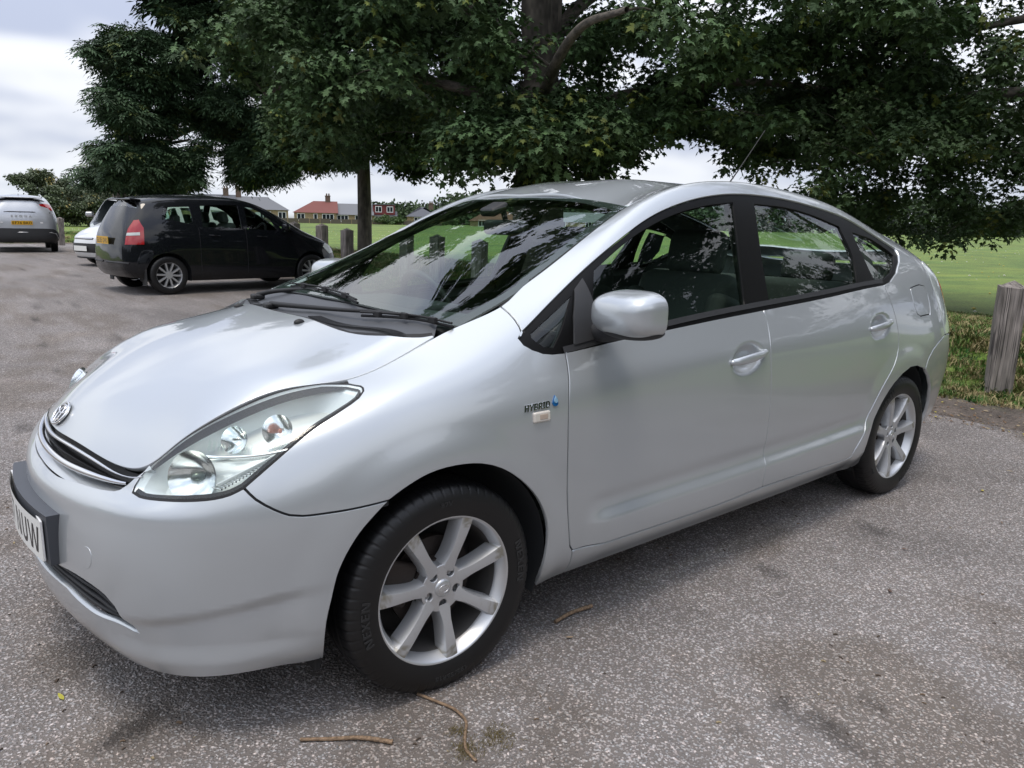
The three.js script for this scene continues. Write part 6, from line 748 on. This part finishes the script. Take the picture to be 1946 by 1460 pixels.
const fallen = (x, z, s, yaw, col, label) => { const sh = new THREE.Shape(); sh.moveTo(0, -1); sh.bezierCurveTo(0.45, -0.5, 0.4, 0.3, 0, 1); sh.bezierCurveTo(-0.4, 0.3, -0.45, -0.5, 0, -1); const g = new THREE.ExtrudeGeometry(sh, { depth: 0.03, bevelEnabled: false, curveSegments: 6 }); g.rotateX(-Math.PI / 2 + 0.12).scale(s, s, s).rotateY(yaw).translate(x, 0.006, z); single('fallen_leaf', g, std({ color: lin(...col), roughness: 0.7 }), label, 'leaf', 'fallen leaves on the car park'); };
fallen(-0.86, 0.24, 0.018, 0.2, [0.45, 0.42, 0.06], 'yellow leaf lying left of the front bumper'); fallen(3.13, 1.11, 0.02, 1.9, [0.5, 0.42, 0.05], 'yellow leaf lying right of the rear wheel'); fallen(2.05, 1.2, 0.016, 0.9, [0.14, 0.08, 0.05], 'brown curled leaf on the asphalt beside the car'); fallen(1.62, 1.34, 0.02, 2.2, [0.10, 0.06, 0.045], 'dark curled leaf on the bare patch'); fallen(0.46, 0.86, 0.014, 1.2, [0.32, 0.24, 0.16], 'small tan leaf next to the pale stick');

// ---------------------------------------------------------------- the other parked cars
// stations: [x, [y, z] sill .. roof edge, centre height]; six rings plus the centre line, front towards -x
function parkedCar({ name, label, at: [ax, az], turn, cols, arches, wheelR, wheelZ, mat, wins, screen, rear, spokes = 10, lowBlack, extra, group }) {
  const t = thing(name, label, 'car', [ax, groundY(ax, az), az], turn, group), S = makeSkin(cols), cx = -arches[1] / 2;
  const P_ = (nm, g, m, parent = t) => { const o = part(nm, g, m, parent); if (parent === t) o.position.x = cx; return o; };
  const two = (nm, g, m, parent) => { g = Array.isArray(g) ? join(g) : g; return [P_(nm, g, m, parent ? parent[0] : t), P_(nm, mirrorZ(g), m, parent ? parent[1] : t)]; };
  const fnd = (pts, g = [0.5, 0.5]) => { let q = g; return pts.map(([x, y]) => (q = S.find(x, y, q))); };
  const bottom = []; { let a = S.find(-0.3, 0.22, [0.25, 0.02])[0]; const mk = (xc) => [...Array(19)].map((_, i) => { const th = Math.PI - i / 18 * Math.PI; return [xc + (wheelR + 0.045) * Math.cos(th), Math.max(wheelR + (wheelR + 0.045) * Math.sin(th), 0)]; });
    const toUV = (l) => { let q = [0.3, 0.1]; return l.map(([x, y], i) => { const f = S.find(x, Math.max(y, cols[8][0][1] + 0.01), S.find(x, 0.45, [0.4, 0.3])); return [f[0], i === 0 || i === l.length - 1 ? 0 : clamp(f[1], 0, 1)]; }); };
    bottom.push([0, 0], ...toUV(mk(arches[0])), ...toUV(mk(arches[1])), [1, 0]); }
  const dense = (l) => { const o = []; for (let i = 0; i < l.length - 1; i++) { const n = Math.max(1, Math.ceil(Math.abs(l[i + 1][0] - l[i][0]) / 0.02)); for (let k = 0; k < n; k++) o.push([mix(l[i][0], l[i + 1][0], k / n), mix(l[i][1], l[i + 1][1], k / n)]); } o.push(l[l.length - 1]); return o; };
  const holes = wins.map((w) => fnd(w, [S.find(w[0][0], w[0][1], [0.5, 0.7])[0], 0.7])); const open = { cu: 0.008, cv: 0.02, lip: 0, inset: 0 };
  const ws = [[screen[0], 0.93], ...[0.25, 0.5, 0.75, 1].map((k) => [mix(screen[0], screen[1], k), mix(screen[2], screen[3], k)]), [screen[4], 1.0], [screen[5], 1.0]];
  const outline = dense([...bottom, [1, rear ? rear[1] : 1], ...(rear ? [[rear[0], rear[1]], [rear[0] + 0.004, rear[2]], [1, rear[2]]] : []), [1, 1], [screen[4], 1], [screen[1], screen[3]], [screen[0], screen[2]], [screen[5], 1], [0, 1]]);
  two('body', panel(S, outline, { ...open, holes, lip: 0.02 }), mat);
  holes.forEach((h) => two('side_window', panel(S, h, { ...open, off: -0.012 }), pane));
  const wsL = dense([[screen[5], 1], [screen[0], screen[2]], [screen[1], screen[3]], [screen[4], 1], [screen[5], 1]]).slice(0, -1); two('windscreen', panel(S, wsL, { ...open, off: -0.01 }), pane);
  if (rear) two('rear_window', panel(S, dense([[rear[0], rear[1]], [1, rear[1]], [1, rear[2]], [rear[0] + 0.004, rear[2]], [rear[0], rear[1]]]).slice(0, -1), { ...open, off: -0.008 }), rear[3] ?? pane);
  const hbx = (x0, x1, y0, y1, w) => box(x1 - x0, y1 - y0, w, (x0 + x1) / 2, (y0 + y1) / 2, 0);
  const zM = cols[9][1][1 + 1] - 0.14; P_('underbody', [hbx(arches[0] + wheelR + 0.06, arches[1] - wheelR - 0.06, 0.24, 0.30, zM * 2), hbx(arches[0] - 0.5, arches[1] + 0.4, 0.28, 0.34, zM * 1.2)], dark);
  P_('cabin', [hbx(0.35, 0.62, 0.5, 0.90, zM * 1.9), hbx(0.4, arches[1] + 0.2, 0.34, 0.42, zM * 1.9), hbx(arches[1] - 0.2, arches[1] + 0.45, 0.42, 0.86, zM * 1.8)], dark);
  for (const z of [-0.36, 0.36]) { const s = P_('front_seat', [rbox(0.16, 0.62, 0.46, 0.06, 1.25, 0.78, z, 0, -0.22), rbox(0.48, 0.14, 0.46, 0.05, 1.0, 0.52, z)], cloth); P_('headrest', rbox(0.1, 0.18, 0.25, 0.04, 1.36, 1.17, z, 0, -0.2), cloth, s); }
  P_('rear_seat', [rbox(0.16, 0.55, 1.2, 0.06, 2.05, 0.78, 0, 0, -0.25), rbox(0.10, 0.15, 0.24, 0.04, 2.14, 1.12, 0.36), rbox(0.10, 0.15, 0.24, 0.04, 2.14, 1.12, -0.36)], cloth);
  P_('steering_wheel', new THREE.TorusGeometry(0.18, 0.016, 8, 28).rotateY(Math.PI / 2).rotateZ(0.4).translate(0.72, 0.92, -0.36), black);
  const tg = tyreGeo(wheelR, 0.185, wheelR * 0.66, wheelR * 0.985, 30), rr = wheelR * 0.66 + 0.006, rg = lathe([[rr * 0.86, -0.08], [rr * 0.88, 0.03], [rr * 0.93, 0.066], [rr * 0.985, 0.082], [rr, 0.08]], 48), hb = new THREE.CylinderGeometry(0.052, 0.06, 0.035, 24).rotateX(Math.PI / 2).translate(0, 0, 0.058), bk = new THREE.CylinderGeometry(rr * 0.84, rr * 0.84, 0.02, 32).rotateX(Math.PI / 2).translate(0, 0, -0.03);
  const sp = spokeGeo(spokes, 0.045, rr * 0.96, (q) => mix(0.030, 0.036, q), (q) => 0.070 + 0.006 * q, 0.035, 0);
  for (const x of [arches[0], arches[1]]) for (const s of [1, -1]) { const w = new THREE.Group(); w.name = 'wheel'; w.position.set(x + cx, wheelR * 0.985, s * wheelZ); w.rotation.y = s > 0 ? 0 : Math.PI; t.add(w); part('tyre', tg, tyreMat, w); part('rim', [rg.clone(), hb.clone()], alloy, w); for (const g of sp) part('spoke', g, alloy, w); part('wheel_back', bk, black, w); }
  const hs = (xc) => { const pos = [], idx = [], n = 20, r = wheelR + 0.06; for (let i = 0; i <= n; i++) { const a = -0.3 + i / n * (Math.PI + 0.6); pos.push(xc + r * Math.cos(a), wheelR + r * Math.sin(a), wheelZ + 0.07, xc + r * Math.cos(a), wheelR + r * Math.sin(a), wheelZ - 0.2, xc, wheelR, wheelZ - 0.2); } for (let i = 0; i < n; i++) { const a = i * 3, b = a + 3; idx.push(a, b, a + 1, b, b + 1, a + 1, a + 1, b + 1, a + 2); } const g = new THREE.BufferGeometry(); g.setAttribute('position', new THREE.Float32BufferAttribute(pos, 3)); g.setIndex(idx); g.computeVertexNormals(); return g; };
  for (const x of arches) two('wheel_arch_liner', hs(x), dark);
  extra?.({ t, S, P: P_, two, fnd, open, dense });
  return t;
}
const wrap = (c) => c; // columns are written out below: nose centre, nose side, nose corner, then along the side to the tail centre
const stn = (x, s) => s.map(([y, z]) => [x, y, z]);
const jazz = [
  [[-0.66, 0.19, 0], [-0.735, 0.30, 0], [-0.75, 0.45, 0], [-0.72, 0.60, 0], [-0.68, 0.67, 0], [-0.65, 0.70, 0], [-0.62, 0.72, 0]],
  [[-0.62, 0.19, 0.36], [-0.68, 0.30, 0.40], [-0.69, 0.45, 0.42], [-0.66, 0.60, 0.40], [-0.62, 0.68, 0.36], [-0.59, 0.71, 0.25], [-0.56, 0.745, 0]],
  [[-0.48, 0.20, 0.62], [-0.50, 0.30, 0.68], [-0.51, 0.45, 0.70], [-0.48, 0.64, 0.68], [-0.45, 0.74, 0.60], [-0.43, 0.78, 0.45], [-0.41, 0.82, 0]],
  stn(-0.28, [[0.20, 0.75], [0.30, 0.80], [0.48, 0.815], [0.72, 0.77], [0.81, 0.69], [0.85, 0.55], [0.895, 0]]),
  stn(0.0, [[0.20, 0.77], [0.30, 0.82], [0.52, 0.835], [0.82, 0.79], [0.90, 0.72], [0.945, 0.62], [1.02, 0]]),
  stn(0.3, [[0.19, 0.78], [0.30, 0.825], [0.55, 0.8375], [0.90, 0.80], [1.04, 0.71], [1.10, 0.61], [1.19, 0]]),
  stn(0.65, [[0.19, 0.78], [0.30, 0.825], [0.55, 0.8375], [0.93, 0.80], [1.24, 0.665], [1.29, 0.58], [1.365, 0]]),
  stn(1.0, [[0.19, 0.78], [0.30, 0.825], [0.55, 0.8375], [0.95, 0.80], [1.375, 0.63], [1.425, 0.545], [1.48, 0]]),
  stn(1.4, [[0.19, 0.78], [0.30, 0.825], [0.55, 0.8375], [0.965, 0.80], [1.415, 0.615], [1.47, 0.53], [1.525, 0]]),
  stn(1.9, [[0.19, 0.78], [0.30, 0.825], [0.55, 0.8375], [0.98, 0.80], [1.41, 0.61], [1.465, 0.525], [1.52, 0]]),
  stn(2.4, [[0.20, 0.77], [0.30, 0.82], [0.55, 0.835], [0.995, 0.79], [1.385, 0.60], [1.44, 0.515], [1.495, 0]]),
  stn(2.70, [[0.22, 0.74], [0.32, 0.795], [0.55, 0.812], [1.0, 0.755], [1.32, 0.575], [1.385, 0.49], [1.45, 0]]),
  [[2.91, 0.25, 0.66], [2.97, 0.34, 0.705], [2.985, 0.56, 0.715], [2.92, 0.98, 0.665], [2.76, 1.29, 0.53], [2.745, 1.355, 0.45], [2.78, 1.425, 0]],
  [[3.00, 0.26, 0.42], [3.06, 0.35, 0.45], [3.07, 0.56, 0.46], [3.00, 0.98, 0.44], [2.83, 1.31, 0.36], [2.80, 1.37, 0.30], [2.81, 1.42, 0]],
  [[3.02, 0.26, 0.20], [3.085, 0.35, 0.21], [3.095, 0.56, 0.21], [3.025, 0.98, 0.21], [2.85, 1.32, 0.19], [2.82, 1.375, 0.16], [2.83, 1.415, 0]],
  [[3.025, 0.26, 0], [3.09, 0.35, 0], [3.10, 0.56, 0], [3.03, 0.98, 0], [2.855, 1.32, 0], [2.825, 1.375, 0], [2.835, 1.415, 0]],
];
const blackPaint = phys({ color: lin(0.004, 0.005, 0.007), metalness: 0, roughness: 0.5, specularIntensity: 0.15, clearcoat: 0.85, clearcoatRoughness: 0.03 });
const jazzWins = [[[0.60, 0.975], [0.85, 0.985], [1.14, 0.995], [1.12, 1.36], [1.0, 1.345], [0.85, 1.275], [0.70, 1.155]], [[1.24, 1.0], [1.88, 1.02], [1.85, 1.35], [1.55, 1.37], [1.23, 1.37]], [[2.02, 1.10], [2.10, 1.07], [2.42, 1.13], [2.46, 1.20], [2.40, 1.31], [2.02, 1.335]], [[0.30, 0.945], [0.50, 0.965], [0.57, 1.05], [0.44, 1.03]]];
function uOf(cols, x) { const S = makeSkin(cols); return S.find(x, 0.5, [0.5, 0.35])[0]; }
const yellowPlate = (str, w = 0.52, h = 0.111) => numberPlate(str, w, h, '#d9a514', 0);
{
  const S = makeSkin(jazz), uu = (x) => S.find(x, 0.5, [0.5, 0.35])[0], ub = uu(2.93);
  parkedCar({ name: 'black_hatchback', label: 'small black hatchback parked beyond the silver bonnet, red tail light towards us', at: [2.30 + 1.225, -10.85 - 0.13], turn: Math.PI + 0.09, cols: jazz, arches: [0, 2.45], wheelR: 0.292, wheelZ: 0.735, mat: blackPaint, wins: jazzWins, screen: [uu(0.02), uu(0.93), 0.885, 0.93, uu(0.90), uu(-0.05)], rear: [ub + 0.012, 0.66, 0.86, phys({ color: lin(0.62, 0.70, 0.70), roughness: 0, transmission: 1, thickness: 0, ior: 2.1 })], spokes: 10,
    extra: ({ t, S, P, two, open, fnd }) => {
      const tl = [[2.78, 0.98], [2.85, 1.06], [2.92, 1.06], [2.985, 0.93], [3.0, 0.72], [2.82, 0.70], [2.80, 0.80]].map(([x, y]) => [x, y]);
      const uv = [[ub - 0.025, 0.47], [ub - 0.012, 0.535], [ub + 0.006, 0.535], [ub + 0.018, 0.47], [ub + 0.022, 0.355], [ub - 0.023, 0.355]];
      const lp = two('tail_light', panel(S, uv, { ...open, off: 0.008, lip: 0.015, cu: 0.004, cv: 0.02 }), red); two('tail_light_clear', panel(S, [[ub - 0.015, 0.440], [ub + 0.018, 0.440], [ub + 0.019, 0.420], [ub - 0.015, 0.420]], { ...open, off: 0.012, lip: 0.01, cu: 0.004 }), clearRed, lp);
      const [fg, bg, mt] = yellowPlate('GL05 DHU', 0.52, 0.111); for (const g of [fg, bg]) g.rotateY(Math.PI / 2).translate(3.115, 0.80, 0); const pl = P('number_plate', bg, std({ color: lin(0.5, 0.36, 0.02) })); P('plate_print', fg, mt, pl);
      two('door_handle', [taperTube([[1.62, 0.885, 0.815], [1.70, 0.89, 0.838], [1.80, 0.895, 0.812]], 0.011, 0.011, 10, 8)], blackPaint); two('door_handle', [taperTube([[0.82, 0.87, 0.815], [0.90, 0.875, 0.838], [1.0, 0.88, 0.812]], 0.011, 0.011, 10, 8)], blackPaint);
      two('door_mirror', [rbox(0.10, 0.12, 0.17, 0.045, 0.52, 1.03, 0.90), taperTube([[0.52, 0.98, 0.80], [0.52, 0.99, 0.86]], 0.03, 0.03, 4, 8)], blackPaint);
      two('mud_flap', rbox(0.015, 0.24, 0.17, 0.005, 2.79, 0.26, 0.735), std({ color: lin(0.03), roughness: 0.8 }));
      two('bumper_moulding', sweep(S, [...Array(12)].map((_, i) => [mix(ub + 0.012, 0.985, i / 11), 0.20]), 0.014, 0.012, 0.002, 8), trim);
      P('roof_spoiler', rbox(0.16, 0.025, 1.0, 0.011, 2.76, 1.412, 0, 0, 0.10), blackPaint); P('aerial', taperTube([[1.02, 1.49, 0.45], [0.86, 1.66, 0.45], [0.74, 1.80, 0.45]], 0.004, 0.002, 6, 5), black);
      const sl = fnd([[-0.50, 0.60], [-0.40, 0.72], [-0.30, 0.76], [-0.25, 0.70], [-0.38, 0.58]], [0.2, 0.45]); two('headlight', panel(S, sl, { ...open, off: 0.008, lip: 0.01, cu: 0.004 }), clearRed);
      for (const x of [1.18, 1.95]) two('door_seam', sweep(S, [...Array(14)].map((_, i) => { const f = S.find(x, mix(0.30, 1.0, i / 13), [0.5, 0.3]); return f; }), 0.003, 0.0015, -0.0002, 5), rubber);
    } });
}
{ // white hatchback, nose towards us
  const cols = jazz.map((c) => c.map(([x, y, z]) => [x * 1.04, y * 0.98, z * 1.03])), S = makeSkin(cols), uu = (x) => S.find(x, 0.5, [0.5, 0.35])[0], ub = uu(3.02);
  parkedCar({ name: 'white_hatchback', label: 'white hatchback with its nose showing behind the tail of the black car', at: [4.45, -17.7], turn: 0.30, cols, arches: [0, 2.5], wheelR: 0.30, wheelZ: 0.75, mat: phys({ color: lin(0.72, 0.74, 0.74), roughness: 0.3, clearcoat: 1, clearcoatRoughness: 0.04 }), wins: jazzWins.map((w) => w.map(([x, y]) => [x * 1.04, y * 0.98])), screen: [uu(0.02), uu(0.95), 0.885, 0.93, uu(0.92), uu(-0.05)], rear: [ub + 0.012, 0.66, 0.86], spokes: 7,
    extra: ({ S, P, two, open }) => {
      const r = (u0, u1, v0, v1, s = 0) => [[u0, v0], [u1, v0 + s], [u1, v1 + s], [u0, v1]];
      two('headlight', panel(S, [[0.075, 0.52], [0.115, 0.50], [0.17, 0.60], [0.175, 0.68], [0.13, 0.66], [0.085, 0.60]], { ...open, off: 0.008, lip: 0.012, cu: 0.005 }), clearRed);
      two('upper_grille', panel(S, r(0.0, 0.062, 0.49, 0.58), { ...open, off: 0.006, lip: 0.01, cu: 0.006 }), black); two('grille_bar', sweep(S, [[0, 0.535], [0.03, 0.535], [0.06, 0.535]], 0.012, 0.01, 0.008, 8), chrome);
      two('lower_grille', panel(S, r(0.0, 0.075, 0.12, 0.34), { ...open, off: 0.006, lip: 0.01, cu: 0.006 }), black); two('fog_light_recess', panel(S, [[0.105, 0.14], [0.145, 0.16], [0.14, 0.30], [0.112, 0.30]], { ...open, off: 0.006, lip: 0.01, cu: 0.006 }), black);
      two('front_lip', sweep(S, [...Array(14)].map((_, i) => [i / 13 * 0.16, 0.01]), 0.02, 0.02, 0.0, 8), trim);
      const [fg, bg, mt] = numberPlate('', 0.52, 0.111, '#e6e6e0'); for (const g of [fg, bg]) g.rotateY(-Math.PI / 2).translate(-0.80, 0.40, 0); const pl = P('number_plate', bg, upvc); P('plate_print', fg, mt, pl);
      two('door_mirror', [rbox(0.10, 0.12, 0.17, 0.045, 0.52, 1.03, 0.92)], upvc);
    } });
}
{ // dark tall car behind it
  const cols = jazz.map((c) => c.map(([x, y, z]) => [x * 1.12, y * 1.12, z * 1.06])), S = makeSkin(cols), uu = (x) => S.find(x, 0.5, [0.5, 0.35])[0], ub = uu(3.25);
  parkedCar({ name: 'dark_people_carrier', label: 'tall dark car whose windscreen and silver mirror show above the white bonnet', at: [5.15, -23.4], turn: 1.15, cols, arches: [0, 2.7], wheelR: 0.325, wheelZ: 0.77, mat: phys({ color: lin(0.02, 0.025, 0.028), roughness: 0.3, clearcoat: 1 }), wins: jazzWins.map((w) => w.map(([x, y]) => [x * 1.12, y * 1.12])), screen: [uu(0.02), uu(1.02), 0.885, 0.93, uu(1.0), uu(-0.05)], rear: [ub + 0.012, 0.66, 0.86], spokes: 5,
    extra: ({ S, P, two, open }) => { two('door_mirror', [rbox(0.13, 0.15, 0.22, 0.055, 0.52, 1.14, 0.98), taperTube([[0.54, 1.08, 0.84], [0.53, 1.10, 0.94]], 0.03, 0.03, 4, 8)], alloy); two('headlight', panel(S, [[0.075, 0.52], [0.115, 0.50], [0.17, 0.60], [0.175, 0.68], [0.13, 0.66], [0.085, 0.60]], { ...open, off: 0.008, lip: 0.012, cu: 0.005 }), clearRed); } });
}
{ // silver estate SUV seen from behind
  const st = (x, k) => stn(x, [[0.26, 0.80], [0.36, 0.90], [0.62, 0.925], [1.02 + k[0], 0.89], [1.50 + k[1], 0.70], [1.56 + k[2], 0.61], [1.62 + k[3], 0]]);
  const cols = [
    ...jazz.slice(0, 3).map((c) => c.map(([x, y, z]) => [x * 1.15, y * 1.3, z * 1.12])), ...jazz.slice(3, 7).map((c) => c.map(([x, y, z]) => [x * 1.15, y * 1.17, z * 1.10])),
    st(1.2, [0, -0.02, -0.02, -0.02]), st(1.7, [0.02, 0.06, 0.06, 0.06]), st(2.2, [0.03, 0.07, 0.07, 0.07]), st(2.8, [0.04, 0.04, 0.04, 0.04]), st(3.25, [0.05, -0.02, -0.02, -0.02]),
    [[3.52, 0.30, 0.70], [3.58, 0.40, 0.80], [3.60, 0.66, 0.82], [3.56, 1.10, 0.79], [3.36, 1.47, 0.62], [3.34, 1.53, 0.54], [3.35, 1.585, 0]],
    [[3.62, 0.30, 0.45], [3.69, 0.40, 0.52], [3.70, 0.68, 0.53], [3.65, 1.12, 0.52], [3.46, 1.49, 0.42], [3.42, 1.54, 0.36], [3.40, 1.58, 0]],
    [[3.64, 0.30, 0.22], [3.715, 0.40, 0.25], [3.725, 0.68, 0.25], [3.67, 1.12, 0.25], [3.475, 1.50, 0.2], [3.44, 1.545, 0.18], [3.42, 1.575, 0]],
    [[3.645, 0.30, 0], [3.72, 0.40, 0], [3.73, 0.68, 0], [3.675, 1.12, 0], [3.48, 1.50, 0], [3.445, 1.545, 0], [3.43, 1.575, 0]]];
  const S = makeSkin(cols), uu = (x) => S.find(x, 0.6, [0.5, 0.35])[0], ub = uu(3.55);
  parkedCar({ name: 'silver_estate_car', label: 'silver tall estate car at the far left, seen from behind with a yellow plate', at: [2.58, -26.4], turn: -Math.PI / 2 - 0.10, cols, arches: [0, 2.79], wheelR: 0.345, wheelZ: 0.80, mat: phys({ color: lin(0.50, 0.52, 0.55), metalness: 0.5, roughness: 0.35, clearcoat: 1, clearcoatRoughness: 0.04 }), wins: [[[0.85, 1.07], [1.35, 1.09], [1.32, 1.44], [1.1, 1.42], [0.95, 1.26]], [[1.45, 1.10], [2.2, 1.12], [2.15, 1.47], [1.45, 1.47]], [[2.35, 1.14], [3.0, 1.20], [2.9, 1.40], [2.35, 1.46]]], screen: [uu(0.05), uu(1.15), 0.885, 0.93, uu(1.1), uu(-0.05)], rear: [ub + 0.008, 0.655, 0.85, phys({ color: lin(0.012, 0.014, 0.016), roughness: 0.05, ior: 1.5 })], spokes: 5,
    extra: ({ S, P, two, open }) => {
      two('tail_light', panel(S, [[ub - 0.028, 0.60], [ub + 0.02, 0.62], [ub + 0.055, 0.60], [ub + 0.055, 0.575], [ub + 0.018, 0.555], [ub + 0.010, 0.52], [ub - 0.022, 0.53]], { ...open, off: 0.008, lip: 0.012, cu: 0.004 }), red);
      two('rear_bumper', panel(S, [[ub - 0.055, 0.0], [1, 0.0], [1, 0.27], [ub + 0.02, 0.27], [ub - 0.02, 0.22], [ub - 0.05, 0.16]], { ...open, off: 0.012, lip: 0.01, cu: 0.008 }), trim);
      two('bumper_strip', sweep(S, [[ub - 0.01, 0.13], [ub + 0.008, 0.20], [ub + 0.03, 0.215], [1, 0.215]], 0.012, 0.010, 0.014, 8), alloy);
      const [fg, bg, mt] = yellowPlate('EF74 BKO'); for (const g of [fg, bg]) g.rotateY(Math.PI / 2).translate(3.735, 0.855, 0); const pl = P('number_plate', bg, std({ color: lin(0.5, 0.36, 0.02) })); P('plate_print', fg, mt, pl);
      const [tx] = text('S K O D A', 0.055, 0.006); P('tailgate_lettering', tx.scale(1.6, 1, 1).rotateY(Math.PI / 2).translate(3.715, 1.045, 0), alloy);
      two('tailgate_shelf', sweep(S, [[ub + 0.02, 0.49], [0.95, 0.49], [1, 0.49]], 0.016, 0.010, 0.0, 8), trim);
      P('rear_wiper', taperTube([[3.66, 1.15, 0], [3.655, 1.17, 0.2], [3.65, 1.16, 0.42]], 0.012, 0.008, 8, 6), black); P('roof_fin', new THREE.ConeGeometry(0.05, 0.09, 4).scale(1.6, 1, 0.4).translate(2.9, 1.66, 0), black);
      two('badge_sticker', rbox(0.004, 0.04, 0.13, 0.002, 3.70, 0.86, 0.46, 0.2), upvc); two('roof_rail', tube([[1.2, 1.62, 0.58], [2.0, 1.69, 0.58], [3.1, 1.60, 0.58]], 0.016, 20, 8), alloy); two('roof_spoiler', rbox(0.20, 0.03, 0.56, 0.012, 3.45, 1.575, 0.28), alloy);
    } });
}

renderer.render(scene, camera);
